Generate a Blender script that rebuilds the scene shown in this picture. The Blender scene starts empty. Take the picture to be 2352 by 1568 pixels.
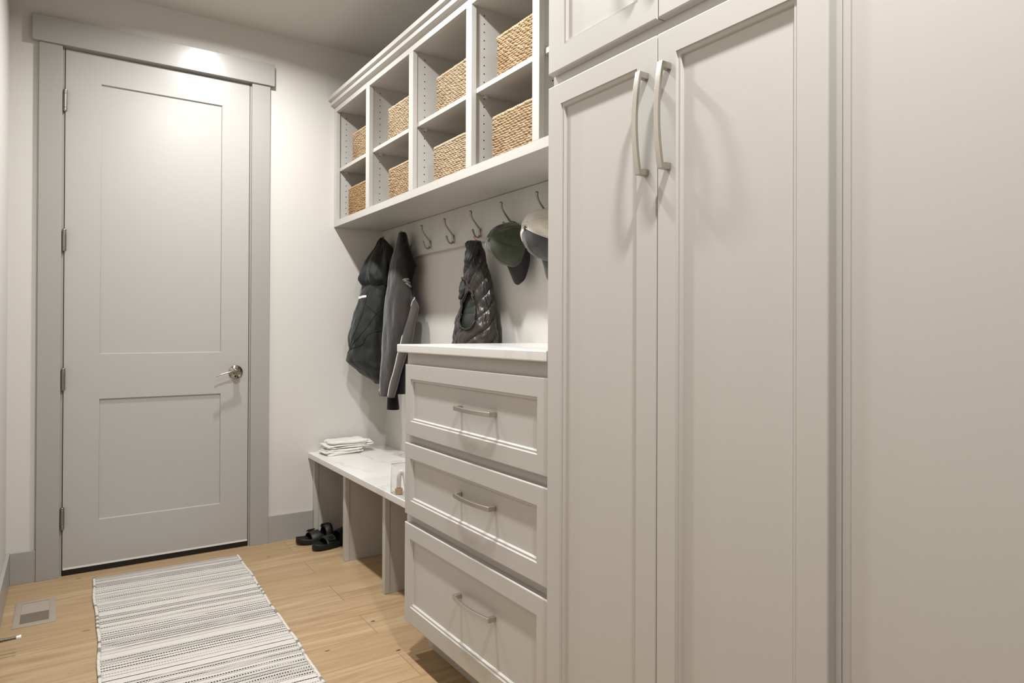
import bpy, bmesh, math, random
from mathutils import Vector, Matrix, noise
C = bpy.context.scene.collection
PI = math.pi


# ---- colours (each surface's own paint / finish)
WALLC = '#C8C5C0'; CEILC = '#C2BEB8'; CABC = '#B7B4AE'; DOORC = '#AAA8A4'; TRIMC = '#9D9B97'
OAK = ['#957A5A', '#A88F6D', '#B59F7F', '#8B7050', '#9E8464']
KNOTS = [(.0614, -.0741, .014, .006, .9), (.8549, -.2474, .009, .006, .9), (1.0049, -1.2817, .012, .007, 1.0), (.7782, -1.4289, .015, .005, .95), (.9868, -1.568, .014, .008, .9), (.075, -.7487, .022, .010, .55)]
LAMPS = [(-.62, 10.5), (-1.85, 15), (-3.50, 17)]
EXPO = 1.16

# ------------------------------------------------------------------ helpers
def link(o, parent=None):
    C.objects.link(o)
    if parent is not None: o.parent = parent
    return o

def obj(name, bm, m, parent=None, smooth=False, bev=0.0, seg=2, ang=40):
    me = bpy.data.meshes.new(name)
    bmesh.ops.recalc_face_normals(bm, faces=bm.faces[:])
    bm.to_mesh(me); bm.free()
    for mm in (m if isinstance(m, (list, tuple)) else [m]): me.materials.append(mm)
    o = bpy.data.objects.new(name, me)
    if smooth:
        for p in me.polygons: p.use_smooth = True
    link(o, parent)
    if bev > 0:
        b = o.modifiers.new('bevel', 'BEVEL'); b.width = bev; b.segments = seg
        b.limit_method = 'ANGLE'; b.angle_limit = math.radians(ang)
        for p in me.polygons: p.use_smooth = True
        w = o.modifiers.new('wn', 'WEIGHTED_NORMAL'); w.keep_sharp = True
    return o

def rebase(o):
    """move a top-level mesh's origin to the middle of its base"""
    me = o.data
    xs = [v.co for v in me.vertices]
    c = Vector(((min(v.x for v in xs)+max(v.x for v in xs))/2, (min(v.y for v in xs)+max(v.y for v in xs))/2, min(v.z for v in xs)))
    me.transform(Matrix.Translation(-c)); o.location = o.location + c
    return o

def thing(name, label, cat, loc=(0, 0, 0), group=None, kind=None):
    o = bpy.data.objects.new(name, None); o.empty_display_size = .05
    C.objects.link(o); o.location = loc
    if label: o['label'] = label
    if cat: o['category'] = cat
    if group: o['group'] = group
    if kind: o['kind'] = kind
    return o

def tag(o, label=None, cat=None, group=None, kind=None):
    if label: o['label'] = label
    if cat: o['category'] = cat
    if group: o['group'] = group
    if kind: o['kind'] = kind
    return o

def settle(root):
    """children were built in world space: keep them there under the moved Empty"""
    for ch in list(root.children): ch.location = ch.location-root.location

def box(bm, x0, x1, y0, y1, z0, z1, mi=0):
    if x0 > x1: x0, x1 = x1, x0
    if y0 > y1: y0, y1 = y1, y0
    if z0 > z1: z0, z1 = z1, z0
    v = [bm.verts.new(p) for p in ((x0,y0,z0),(x1,y0,z0),(x1,y1,z0),(x0,y1,z0),(x0,y0,z1),(x1,y0,z1),(x1,y1,z1),(x0,y1,z1))]
    for f in ((0,3,2,1),(4,5,6,7),(0,1,5,4),(1,2,6,5),(2,3,7,6),(3,0,4,7)):
        bm.faces.new([v[i] for i in f]).material_index = mi

def bx(*a):
    bm = bmesh.new(); box(bm, *a); return bm

def tube(bm, pts, rad, seg=12, caps=True, sy=1.0, mi=0):
    pts = [Vector(p) for p in pts]; n = len(pts)
    if not isinstance(rad, (list, tuple)): rad = [rad]*n
    t0 = (pts[1]-pts[0]).normalized()
    up = Vector((0, 0, 1)) if abs(t0.z) < .9 else Vector((0, 1, 0))
    a = t0.cross(up).normalized(); rings = []
    for i, p in enumerate(pts):
        t = ((pts[min(i+1, n-1)]-pts[max(i-1, 0)])).normalized()
        a = (a - t*a.dot(t)).normalized(); b = t.cross(a)
        rings.append([bm.verts.new(p+(a*math.cos(2*PI*k/seg)+b*math.sin(2*PI*k/seg)*sy)*rad[i]) for k in range(seg)])
    for i in range(n-1):
        for k in range(seg):
            f = bm.faces.new((rings[i][k], rings[i][(k+1) % seg], rings[i+1][(k+1) % seg], rings[i+1][k])); f.material_index = mi
    if caps:
        bm.faces.new(rings[0][::-1]).material_index = mi; bm.faces.new(rings[-1]).material_index = mi

def lathe(bm, prof, origin, axis='z', seg=32):
    """prof: (radius, height) pairs along an axis"""
    o = Vector(origin); A = {'x': Vector((1,0,0)), 'y': Vector((0,1,0)), 'z': Vector((0,0,1)), '-y': Vector((0,-1,0)), '-x': Vector((-1,0,0))}[axis]
    u = Vector((0,0,1)) if abs(A.z) < .5 else Vector((1,0,0)); w = A.cross(u); rings = []
    for r, h in prof:
        rings.append([bm.verts.new(o+A*h+(u*math.cos(2*PI*k/seg)+w*math.sin(2*PI*k/seg))*max(r, 1e-5)) for k in range(seg)])
    for i in range(len(rings)-1):
        for k in range(seg): bm.faces.new((rings[i][k], rings[i][(k+1) % seg], rings[i+1][(k+1) % seg], rings[i+1][k]))
    bm.faces.new(rings[0][::-1]); bm.faces.new(rings[-1])

def prism(bm, prof, x0, x1, axis='y'):
    """prof (a,z) polygon swept along y"""
    A = [bm.verts.new((a, x0, z)) for a, z in prof]; B = [bm.verts.new((a, x1, z)) for a, z in prof]
    n = len(prof)
    for i in range(n): bm.faces.new((A[i], A[(i+1) % n], B[(i+1) % n], B[i]))
    bm.faces.new(A[::-1]); bm.faces.new(B)

def spl(pts, n):
    """Catmull-Rom through pts"""
    P = [Vector(p) for p in pts]; out = []; m = len(P)-1
    for i in range(n):
        s = i/(n-1)*m; k = min(int(s), m-1); t = s-k
        p0 = P[max(k-1, 0)]; p1 = P[k]; p2 = P[k+1]; p3 = P[min(k+2, m)]
        out.append(.5*((2*p1)+(p2-p0)*t+(2*p0-5*p1+4*p2-p3)*t*t+(3*p1-p0-3*p2+p3)*t**3))
    return out

# ------------------------------------------------------------------ materials
def srgb(h):
    h = h.lstrip('#'); c = [int(h[i:i+2], 16)/255 for i in (0, 2, 4)]
    return tuple(((v/12.92) if v <= .04045 else ((v+.055)/1.055)**2.4) for v in c)+(1,)

class M:
    def __init__(s, name):
        s.m = bpy.data.materials.new(name); s.m.use_nodes = True; s.nt = s.m.node_tree
        s.b = s.nt.nodes['Principled BSDF']; s.out = s.nt.nodes['Material Output']; s.N = s.nt.nodes; s._tc = None
    def n(s, t, **k):
        x = s.N.new(t)
        for a, v in k.items():
            if a in x.inputs: x.inputs[a].default_value = v
            else: setattr(x, a, v)
        return x
    def l(s, a, b): s.nt.links.new(a, b)
    def co(s, scale=(1,1,1), loc=(0,0,0), rot=(0,0,0)):
        if not s._tc: s._tc = s.n('ShaderNodeTexCoord')
        mp = s.n('ShaderNodeMapping'); mp.inputs['Scale'].default_value = scale; mp.inputs['Location'].default_value = loc; mp.inputs['Rotation'].default_value = rot
        s.l(s._tc.outputs['Object'], mp.inputs['Vector']); return mp.outputs[0]
    def noise(s, scale, vec=None, detail=3, rough=.5, dist=0):
        x = s.n('ShaderNodeTexNoise'); x.inputs['Scale'].default_value = scale; x.inputs['Detail'].default_value = detail; x.inputs['Roughness'].default_value = rough; x.inputs['Distortion'].default_value = dist
        s.l(vec if vec is not None else s.co(), x.inputs['Vector']); return x.outputs['Fac']
    def ramp(s, fac, stops, interp='LINEAR'):
        r = s.n('ShaderNodeValToRGB'); r.color_ramp.interpolation = interp
        e = r.color_ramp.elements
        while len(e) < len(stops): e.new(.5)
        for i, (p, c) in enumerate(stops): e[i].position = p; e[i].color = c if isinstance(c, tuple) else (c, c, c, 1)
        s.l(fac, r.inputs[0]); return r.outputs[0]
    def math(s, op, a, b=None, c=None, clamp=False):
        x = s.n('ShaderNodeMath'); x.operation = op; x.use_clamp = clamp
        for i, v in enumerate((a, b, c)):
            if v is None: continue
            if isinstance(v, (int, float)): x.inputs[i].default_value = v
            else: s.l(v, x.inputs[i])
        return x.outputs[0]
    def mix(s, fac, a, b, mode='MIX'):
        x = s.n('ShaderNodeMix'); x.data_type = 'RGBA'; x.blend_type = mode
        for k, v in ((0, fac), (6, a), (7, b)):
            if isinstance(v, (int, float)): x.inputs[k].default_value = v
            elif isinstance(v, tuple): x.inputs[k].default_value = v
            else: s.l(v, x.inputs[k])
        return x.outputs[2]
    def bump(s, h, strength=.2, dist=.001):
        b = s.n('ShaderNodeBump'); b.inputs['Strength'].default_value = strength; b.inputs['Distance'].default_value = dist
        s.l(h, b.inputs['Height']); s.l(b.outputs[0], s.b.inputs['Normal'])
    def base(s, c):
        if isinstance(c, tuple): s.b.inputs['Base Color'].default_value = c
        else: s.l(c, s.b.inputs['Base Color'])
    def set(s, **k):
        for a, v in k.items(): s.b.inputs[a.replace('_', ' ')].default_value = v
        return s

def paint(name, col, rough, bs=0, bstr=0, spec=.5, var=.02):
    k = M(name); c = srgb(col)
    nz = k.noise(1.7, detail=2)
    k.base(k.mix(nz, tuple(v*(1-var) for v in c[:3])+(1,), tuple(min(1, v*(1+var)) for v in c[:3])+(1,)))
    k.set(Roughness=rough, Specular_IOR_Level=spec)
    if bs: k.bump(k.noise(bs, detail=3, rough=.6), bstr, .001)
    return k.m

WALL = paint('wall_paint', WALLC, .75, 160, .25, .3, .008)
CEIL = paint('ceiling_paint', CEILC, .85, 120, .2, .2, .008)
CAB = paint('cabinet_lacquer', CABC, .38, 0, 0, .45, .006)
DOOR = paint('door_paint', DOORC, .30, 0, 0, .45, .008)
TRIM = paint('trim_paint', TRIMC, .30, 0, 0, .4, .008)

def metal(name, col, rough, aniso=0, br=None):
    k = M(name); c = srgb(col)
    v = k.noise(1, k.co(br or (60, 60, 900)), 2)
    k.base(k.mix(v, tuple(x*.9 for x in c[:3])+(1,), c)); k.set(Metallic=1.0, Roughness=rough)
    k.bump(v, .05, .0003); return k.m
NICK = metal('brushed_nickel', '#C3BDB3', .36)
NICK2 = metal('satin_nickel_hardware', '#9A958C', .3)
CHROME = metal('polished_nickel', '#ABA59B', .16, br=(3, 3, 3))

def plain(name, col, rough=.6, spec=.5, **kw):
    k = M(name); k.base(srgb(col)); k.set(Roughness=rough, Specular_IOR_Level=spec)
    for a, v in kw.items(): k.b.inputs[a.replace('_', ' ')].default_value = v
    return k.m
BLACKR = plain('black_rubber_and_gap_shade', '#0B0B0B', .55)
DARK = plain('dark_gap', '#060504', .9, .1)
WHITEP = plain('white_plastic', '#F2F2F0', .35)
CLIP = plain('clear_plastic_clip', '#C9C5BC', .2)

def stone():
    k = M('white_quartz')
    w = k.n('ShaderNodeTexWave'); w.wave_type = 'BANDS'; w.bands_direction = 'DIAGONAL'
    for a, v in (('Scale', .9), ('Distortion', 14.0), ('Detail', 4.0), ('Detail Scale', 1.1), ('Detail Roughness', .6)): w.inputs[a].default_value = v
    k.l(k.co((1.6, 1.0, 1.3), (.35, .2, .1), (0, 0, .5)), w.inputs['Vector'])
    v = k.ramp(w.outputs['Fac'], [(0.0, 0.0), (.955, 0.0), (1.0, 1.0)])
    m = k.math('MULTIPLY', v, k.ramp(k.noise(3.1, detail=2), [(.42, 0.0), (.62, 1.0)]))
    c = k.mix(k.noise(5, detail=4), srgb('#D6D4CF'), srgb('#DEDCD8'))
    k.base(k.mix(k.math('MULTIPLY', m, .38), c, srgb('#9F978C'))); k.set(Roughness=.22, Specular_IOR_Level=.5)
    return k.m
STONE = stone()

def oak():
    k = M('oak_plank_floor')
    br = k.n('ShaderNodeTexBrick'); br.offset = .5; br.offset_frequency = 2; br.squash = 1
    for a, v in (('Scale', 1.0), ('Mortar Size', .0011), ('Mortar Smooth', .3), ('Bias', 0.0), ('Brick Width', 2.4), ('Row Height', .193)): br.inputs[a].default_value = v
    br.inputs['Color1'].default_value = (0, 0, 0, 1); br.inputs['Color2'].default_value = (1, 1, 1, 1); br.inputs['Mortar'].default_value = (.5, .5, .5, 1)
    k.l(k.co((1, 1, 1), (-.98+2.4*3, .043+.193*20, 0)), br.inputs['Vector'])
    rnd = br.outputs['Color']
    # per-plank offset of the grain
    sep = k.n('ShaderNodeSeparateXYZ'); k.l(k.co(), sep.inputs[0])
    cm = k.n('ShaderNodeCombineXYZ')
    bw = k.n('ShaderNodeRGBToBW'); k.l(rnd, bw.inputs[0]); R = bw.outputs[0]
    k.l(k.math('ADD', sep.outputs[0], k.math('MULTIPLY', R, 37.0)), cm.inputs[0]); k.l(k.math('ADD', sep.outputs[1], k.math('MULTIPLY', R, 11.0)), cm.inputs[1])
    mp = k.n('ShaderNodeMapping'); mp.inputs['Scale'].default_value = (1.1, 17, 1); k.l(cm.outputs[0], mp.inputs['Vector'])
    g1 = k.n('ShaderNodeTexNoise'); g1.inputs['Scale'].default_value = 1.6; g1.inputs['Detail'].default_value = 6; g1.inputs['Roughness'].default_value = .62; g1.inputs['Distortion'].default_value = 1.1; k.l(mp.outputs[0], g1.inputs['Vector'])
    mp2 = k.n('ShaderNodeMapping'); mp2.inputs['Scale'].default_value = (9, 260, 1); k.l(cm.outputs[0], mp2.inputs['Vector'])
    g2 = k.n('ShaderNodeTexNoise'); g2.inputs['Scale'].default_value = 1.2; g2.inputs['Detail'].default_value = 3; k.l(mp2.outputs[0], g2.inputs['Vector'])
    base = k.ramp(g1.outputs['Fac'], [(.33, srgb(OAK[0])), (.5, srgb(OAK[1])), (.66, srgb(OAK[2]))])
    c = k.mix(k.math('MULTIPLY', k.ramp(g2.outputs['Fac'], [(.45, 0.0), (.75, 1.0)]), .22), base, srgb(OAK[3]))
    c = k.mix(k.math('MULTIPLY', R, .6), c, srgb(OAK[4]))
    # knots
    wob = k.math('MULTIPLY', k.math('SUBTRACT', k.noise(70, detail=2), .5), .9)
    for kx, ky, ka, kb, ks in KNOTS:
        dx = k.math('MULTIPLY', k.math('SUBTRACT', sep.outputs[0], kx), 1/ka); dy = k.math('MULTIPLY', k.math('SUBTRACT', sep.outputs[1], ky), 1/kb)
        d = k.math('ADD', k.math('SQRT', k.math('ADD', k.math('MULTIPLY', dx, dx), k.math('MULTIPLY', dy, dy))), wob)
        c = k.mix(k.math('MULTIPLY', k.ramp(d, [(.45, 1.0), (.75, .8), (1.0, .22), (1.9/2, .0)] if False else [(.40, 1.0), (.60, .75), (.78, .18), (1.0, 0.0)]), ks), c, srgb('#3E2E22'))
    sp = k.n('ShaderNodeTexVoronoi'); sp.inputs['Scale'].default_value = 1.0
    k.l(k.co((9, 13, 1)), sp.inputs['Vector'])
    c = k.mix(k.ramp(sp.outputs['Distance'], [(0.0, .8), (.02, .7), (.035, 0.0)]), c, srgb('#7A5A3A'))
    c = k.mix(k.math('MULTIPLY', br.outputs['Fac'], .85), c, srgb('#6E5236'))
    k.base(c); k.set(Roughness=.42, Specular_IOR_Level=.4)
    k.bump(k.math('ADD', k.math('MULTIPLY', g2.outputs['Fac'], .25), k.math('MULTIPLY', br.outputs['Fac'], -1.0)), .25, .0006)
    return k.m
FLOOR = oak()

def straw(name, a, b, c):
    k = M(name)
    n1 = k.noise(1, k.co((90, 60, 260)), 4, .65); n2 = k.noise(9, detail=3)
    col = k.ramp(n1, [(.25, srgb(a)), (.5, srgb(b)), (.72, srgb(c))])
    col = k.mix(k.ramp(n2, [(.45, 0.0), (.7, .45)]), col, srgb(a))
    k.base(col); k.set(Roughness=.62, Specular_IOR_Level=.35); k.bump(n1, .5, .001); return k.m
STRAW = [straw('seagrass_a', '#785C3E', '#A38B6B', '#C4B59B'), straw('seagrass_b', '#826A4D', '#AA967B', '#CABEAA'), straw('seagrass_c', '#73532F', '#9A7C56', '#BAA482')]

def fabric(name, col, rough=.8, col2=None, sheen=.3, scale=900, bstr=.25, spec=.3):
    k = M(name); c = srgb(col); c2 = srgb(col2) if col2 else tuple(v*1.35 for v in c[:3])+(1,)
    k.base(k.mix(k.ramp(k.noise(7, detail=4), [(.35, 0.0), (.65, 1.0)]), c, c2))
    k.set(Roughness=rough, Sheen_Weight=sheen, Specular_IOR_Level=spec); k.bump(k.noise(scale, detail=2), bstr, .0005); return k.m

# ------------------------------------------------------------------ garment lofts
class Loft:
    """a cloth shell built from horizontal elliptical sections (z, cx, cy, a, b)"""
    def __init__(s, T, fold=None):
        s.T = sorted(T); s.fold = fold or (lambda p, z, t, q: 0.0)
    def sec(s, z):
        T = s.T; n = len(T)
        if z <= T[0][0]: return T[0][1:]
        if z >= T[-1][0]: return T[-1][1:]
        for i in range(n-1):
            if T[i][0] <= z <= T[i+1][0]:
                t = (z-T[i][0])/(T[i+1][0]-T[i][0])
                p0, p1, p2, p3 = T[max(i-1, 0)][1:], T[i][1:], T[i+1][1:], T[min(i+2, n-1)][1:]
                o = []
                for a, b, c, d in zip(p0, p1, p2, p3):
                    cr = .5*((2*b)+(c-a)*t+(2*a-5*b+4*c-d)*t*t+(3*b-a-3*c+d)*t**3)
                    o.append(.5*cr+.5*(b+(c-b)*t))
                o[2] = max(o[2], .002); o[3] = max(o[3], .002)
                return o
    def p(s, phi, z, off=0.0):
        cx, cy, a, b = s.sec(z)
        t = (z-s.T[0][0])/(s.T[-1][0]-s.T[0][0])
        d = s.fold(phi, z, t, (cx+a*math.cos(phi), cy+b*math.sin(phi)))+off
        nx, ny = math.cos(phi)/a, math.sin(phi)/b; L = math.hypot(nx, ny)
        return Vector((cx+a*math.cos(phi)+d*nx/L, cy+b*math.sin(phi)+d*ny/L, z))
    def mesh(s, nz=90, nf=110, skip=None, cap=True, mi=None, z0=None, z1=None):
        bm = bmesh.new(); R = []; z0 = s.T[0][0] if z0 is None else z0; z1 = s.T[-1][0] if z1 is None else z1
        for i in range(nz+1):
            z = z0+(z1-z0)*i/nz
            R.append([bm.verts.new(s.p(2*PI*k/nf-PI, z)) for k in range(nf)])
        for i in range(nz):
            zc = z0+(z1-z0)*(i+.5)/nz
            for k in range(nf):
                ph = 2*PI*(k+.5)/nf-PI
                if skip and skip(ph, zc): continue
                f = bm.faces.new((R[i][k], R[i][(k+1) % nf], R[i+1][(k+1) % nf], R[i+1][k]))
                if mi: f.material_index = mi(ph, zc)
        if cap:
            for ring, up in ((R[-1], 1), (R[0], -1)):
                c = sum((v.co for v in ring), Vector())/nf; cv = bm.verts.new(c+Vector((0, 0, .003*up)))
                for k in range(nf): bm.faces.new((ring[k], ring[(k+1) % nf], cv))
        return bm
    def line(s, pts, off=.001, n=60):
        q = [(z, ph) for z, ph in pts]
        for i in range(1, len(q)):       # unwrap
            while q[i][1]-q[i-1][1] > PI: q[i] = (q[i][0], q[i][1]-2*PI)
            while q[i][1]-q[i-1][1] < -PI: q[i] = (q[i][0], q[i][1]+2*PI)
        return [s.p(v.y, v.x, off) for v in spl([(a, b, 0) for a, b in q], n)]

def inpoly(x, y, P):
    c = False; j = len(P)-1
    for i in range(len(P)):
        if (P[i][1] > y) != (P[j][1] > y) and x < (P[j][0]-P[i][0])*(y-P[i][1])/(P[j][1]-P[i][1])+P[i][0]: c = not c
        j = i
    return c
def N3(x, y, z=0.0): return noise.noise(Vector((x, y, z)))

# ------------------------------------------------------------------ the room
XL, XR, YB, ZC = -.2070, 1.5743, -5.6, 2.7487
def struct(name, bm, m, label=None, **k):
    o = obj(name, bm, m, **k); o['kind'] = 'structure'
    if label: o['label'] = label
    return o
struct('floor', bx(XL-.12, XR+.12, YB-.12, .30, -.08, 0), FLOOR, 'light oak plank floor')
struct('ceiling', bx(XL-.12, XR+.12, YB-.12, .30, ZC, ZC+.1), CEIL, 'plain white painted ceiling')
bm = bmesh.new()
box(bm, XL-.12, -.0187, 0, .14, 0, ZC); box(bm, .8205, XR+.12, 0, .14, 0, ZC); box(bm, -.0187, .8205, 0, .14, 2.4628, ZC)
box(bm, -.0187, .8205, .10, .14, 0, 2.4628)
struct('wall_far', bm, WALL, 'off-white painted wall around the grey door')
struct('wall_left', bx(XL-.12, XL, YB, 0, 0, ZC), WALL, 'off-white painted wall at the left edge')
struct('wall_right', bx(XR, XR+.12, YB, 0, 0, ZC), WALL, 'off-white painted wall behind the cabinets and bench')
struct('wall_back', bx(XL-.12, XR+.12, YB-.12, YB, 0, ZC), WALL, 'off-white painted wall at the near end of the room')
# baseboards
struct('baseboard_left', bx(XL, -.1926, YB, -.0001, 0, .1418), TRIM, 'tall grey baseboard along the left wall', bev=.0015)
struct('baseboard_far', bx(-.1925, -.0995, -.0141, 0, 0, .1415), TRIM, 'short piece of grey baseboard left of the door', bev=.001)
struct('baseboard_right', bx(.9055, 1.1445, -.0141, 0, 0, .1415), TRIM, 'grey baseboard between the door casing and the bench', bev=.001)
# casing: two legs, a header
struct('trim_1', bx(-.0992, -.0117, -.0189, 0, 0, 2.4556), TRIM, 'left side casing of the grey door', bev=.0012)
struct('trim_2', bx(.8135, .9050, -.0189, 0, 0, 2.4556), TRIM, 'right side casing of the grey door', bev=.0012)
struct('trim_3', bx(-.1250, .9253, -.0302, 0, 2.4558, 2.5730), TRIM, 'wide flat header casing above the grey door', bev=.0015)
bm = bmesh.new()
box(bm, -.0186, -.0035, .0015, .099, 0, 2.4526); box(bm, .8072, .8204, .0015, .099, 0, 2.4526); box(bm, -.0186, .8204, .0015, .099, 2.4508, 2.4627)
box(bm, -.0035, .012, .046, .060, 0, 2.4508); box(bm, .792, .8072, .046, .060, 0, 2.4508); box(bm, .012, .792, .046, .060, 2.436, 2.4508)
struct('trim_4', bm, TRIM, 'door jamb lining inside the casing')

# door
D = thing('door_1', 'tall grey two-panel interior door with four hinges and a lever', None, (.4, .02, 0), kind='structure')
def slab():
    bm = bmesh.new(); x0, x1, z0, z1 = 0.0, .8038, .0274, 2.4476
    holes = [(.1400, .6705, 1.0276, 2.3121), (.1400, .6705, .2415, .8137)]
    xs = [x0, .14, .6705, x1]; zs = [z0, .2415, .8137, 1.0276, 2.3121, z1]
    vg = {}
    def V(x, y, z):
        q = (round(x, 5), round(y, 5), round(z, 5))
        if q not in vg: vg[q] = bm.verts.new(q)
        return vg[q]
    for i in range(3):
        for j in range(5):
            a, b, c, d = xs[i], xs[i+1], zs[j], zs[j+1]
            if i == 1 and j in (1, 3):
                y = .0085; m = .0025
                bm.faces.new([V(a+m, y, c+m), V(b-m, y, c+m), V(b-m, y, d-m), V(a+m, y, d-m)])
                o = [V(a, 0, c), V(b, 0, c), V(b, 0, d), V(a, 0, d)]; n = [V(a+m, y, c+m), V(b-m, y, c+m), V(b-m, y, d-m), V(a+m, y, d-m)]
                for k in range(4): bm.faces.new((o[k], o[(k+1) % 4], n[(k+1) % 4], n[k]))
            else: bm.faces.new([V(a, 0, c), V(b, 0, c), V(b, 0, d), V(a, 0, d)])
    bk = [V(x0, .044, z0), V(x1, .044, z0), V(x1, .044, z1), V(x0, .044, z1)]; bm.faces.new(bk)
    # edges
    bot = [V(x, 0, z0) for x in xs]; top = [V(x, 0, z1) for x in xs]; lf = [V(x0, 0, z) for z in zs]; rt = [V(x1, 0, z) for z in zs]
    bm.faces.new(bot+[bk[1], bk[0]]); bm.faces.new(top+[bk[2], bk[3]]); bm.faces.new(lf+[bk[3], bk[0]]); bm.faces.new(rt+[bk[2], bk[1]])
    return bm
obj('door_slab', slab(), DOOR, D)
bm = bmesh.new(); box(bm, .001, .803, -.0005, .04, .0030, .0272); box(bm, .001, .803, -.0012, .0, .0130, .0150)
obj('door_sweep', bm, BLACKR, D)['label'] = 'black rubber sweep'
obj('sweep_carrier', bx(.001, .803, -.0030, .0, .0274, .0350), paint('aluminium_strip', '#DCDAD6', .4), D)['label'] = 'pale strip above the sweep'
bm = bmesh.new(); box(bm, -.0034, -.0003, .0035, .045, .0005, 2.4505); box(bm, .8041, .8071, .0035, .045, .0005, 2.4505); box(bm, -.0034, .8071, .0035, .045, 2.4479, 2.4507)  # black strip added so the gap round the slab looks shaded
obj('gap_shade_strip', bm, BLACKR, D)['label'] = 'black strip painting the shade in the gap around the slab'
bm = bmesh.new(); box(bm, .8042, .8075, -.001, .0005, .885, .955); obj('strike_plate', bm, NICK2, D)
def hinge():
    bm = bmesh.new(); r = .0085; y = -.0125; x = -.0015
    pr = [(0, -.0515), (r*.7, -.0515), (r*.95, -.049), (r, -.0475), (r, -.034), (r*.86, -.0335), (r*.86, -.0325), (r, -.032), (r, .031), (r*.86, .0315), (r*.86, .0325), (r, .033), (r, .039), (r*.86, .0395), (r*.86, .0425), (r, .043), (r, .049), (r*.8, .0515), (0, .0515)]
    lathe(bm, pr, (x, y, 0), 'z', 24)
    box(bm, -.010, .0015, -.0128, .0012, -.045, .045)
    return bm
for i, z in enumerate((2.2042, 1.5561, .9116, .2687)):
    if i == 0: h0 = obj('hinge', hinge(), NICK2, D, smooth=False, bev=.0004); h = h0
    else: h = h0.copy(); link(h, D)
    h.location = (0, 0, z)
    h['label'] = 'satin nickel hinge'
# lever set
lx, lz = .7420, .9228
bm = bmesh.new(); lathe(bm, [(0, 0), (.0352, 0), (.0352, .0035), (.0335, .0055), (.024, .0095), (.0155, .0125), (.0142, .016), (.0142, .034), (0, .034)], (lx, -.0002, lz), '-y', 48)
rose = obj('lever_rose', bm, CHROME, D, smooth=True)
m = rose.modifiers.new('es', 'EDGE_SPLIT'); m.split_angle = math.radians(35)
bm = bmesh.new()
pts = spl([(lx+.013, -.040, lz-.004), (lx+.004, -.046, lz+.001), (lx-.02, -.052, lz+.004), (lx-.05, -.055, lz+.0005), (lx-.078, -.056, lz-.007), (lx-.101, -.057, lz-.0165)], 28)
tube(bm, pts, [.0125*(1-.0*i) if i < 3 else max(.0055, .0118-.00035*i*1.0) for i in range(28)], 18, sy=.62)
lathe(bm, [(0, .030), (.0135, .030), (.0142, .034), (.0142, .049), (.012, .0515), (0, .0515)], (lx, 0, lz), '-y', 32)
lev = obj('lever', bm, CHROME, D, smooth=True)
m = lev.modifiers.new('es', 'EDGE_SPLIT'); m.split_angle = math.radians(45)
bm = bmesh.new(); lathe(bm, [(0, .050), (.0065, .050), (.0065, .0528), (.0052, .0535), (0, .0535)], (lx, 0, lz), '-y', 24); box(bm, lx-.0045, lx+.0045, -.0552, -.053, lz-.001, lz+.001)
obj('thumb_turn', bm, CHROME, lev)
for dz in (.022, -.022):
    bm = bmesh.new(); lathe(bm, [(0, .006), (.0042, .006), (.0042, .0125), (.0034, .0132), (0, .0132)], (lx-.003, 0, lz+dz), '-y', 16); obj('screw', bm, CHROME if dz > 0 else DARK, rose)
settle(D)

# ------------------------------------------------------------------ cabinet parts
def shaker(XF, ya, yb, z0, z1, fl, fr, ft, fb, th=.0205):
    """framed front facing -x. ya>yb. fl/fr frame width at the ya/yb side"""
    bm = bmesh.new()
    def ring(i, d, f=False):
        if not f: return [(ya-i, z0+i), (yb+i, z0+i), (yb+i, z1-i), (ya-i, z1-i)], d
        return [(ya-fl-i, z0+fb+i), (yb+fr+i, z0+fb+i), (yb+fr+i, z1-ft-i), (ya-fl-i, z1-ft-i)], d
    L = [ring(.0006, th), ring(0, th-.0006), ring(0, .0030), ring(.0008, .0008), ring(.0026, 0), ring(0, 0, True), ring(.0010, .0036, True), ring(.0026, .0046, True), ring(.0078, .0042, True), ring(.0092, .0060, True), ring(.0108, .0112, True)]
    prev = None; first = None
    for (pp, d) in L:
        v = [bm.verts.new((XF+d, y, z)) for y, z in pp]
        if prev:
            for k in range(4): bm.faces.new((prev[k], prev[(k+1) % 4], v[(k+1) % 4], v[k]))
        else: first = v
        prev = v
    bm.faces.new(prev); bm.faces.new(first[::-1])
    return bm

def pull(c, L, axis='z', out=.036):
    """arched bar pull, ends on square feet, standing off towards -x. c = centre on the front's face"""
    bm = bmesh.new(); n = 28; hw = .0062; th = .0075; P = []
    for i in range(n+1):
        t = -1+2*i/n; s = t*L/2; d = (out-.011)+.011*(1-t*t)   # distance of the bar's outside from the face
        tx, tz = (-2*t*.011)/(L/2), 1.0
        q = []
        tap = 1+.12*abs(t)
        for w, dd in ((-hw*tap, d), (hw*tap, d), (hw*tap, d-th), (-hw*tap, d-th)):
            q.append((dd, w, s))
        P.append(q)
    def W(q):
        d, w, s = q
        return (c[0]-d, c[1]+w, c[2]+s) if axis == 'z' else (c[0]-d, c[1]+s, c[2]+w)
    R = [[bm.verts.new(W(q)) for q in r] for r in P]
    for i in range(n):
        for k in range(4): bm.faces.new((R[i][k], R[i][(k+1) % 4], R[i+1][(k+1) % 4], R[i+1][k]))
    bm.faces.new(R[0][::-1]); bm.faces.new(R[-1])
    for sgn in (-1, 1):
        s0, s1 = sgn*(L/2), sgn*(L/2-.013)
        if axis == 'z': box(bm, c[0]-(out-.016), c[0]+.0002, c[1]-hw*1.1, c[1]+hw*1.1, c[2]+s0, c[2]+s1)
        else: box(bm, c[0]-(out-.016), c[0]+.0002, c[1]+s0, c[1]+s1, c[2]-hw*1.1, c[2]+hw*1.1)
    return bm
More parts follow.
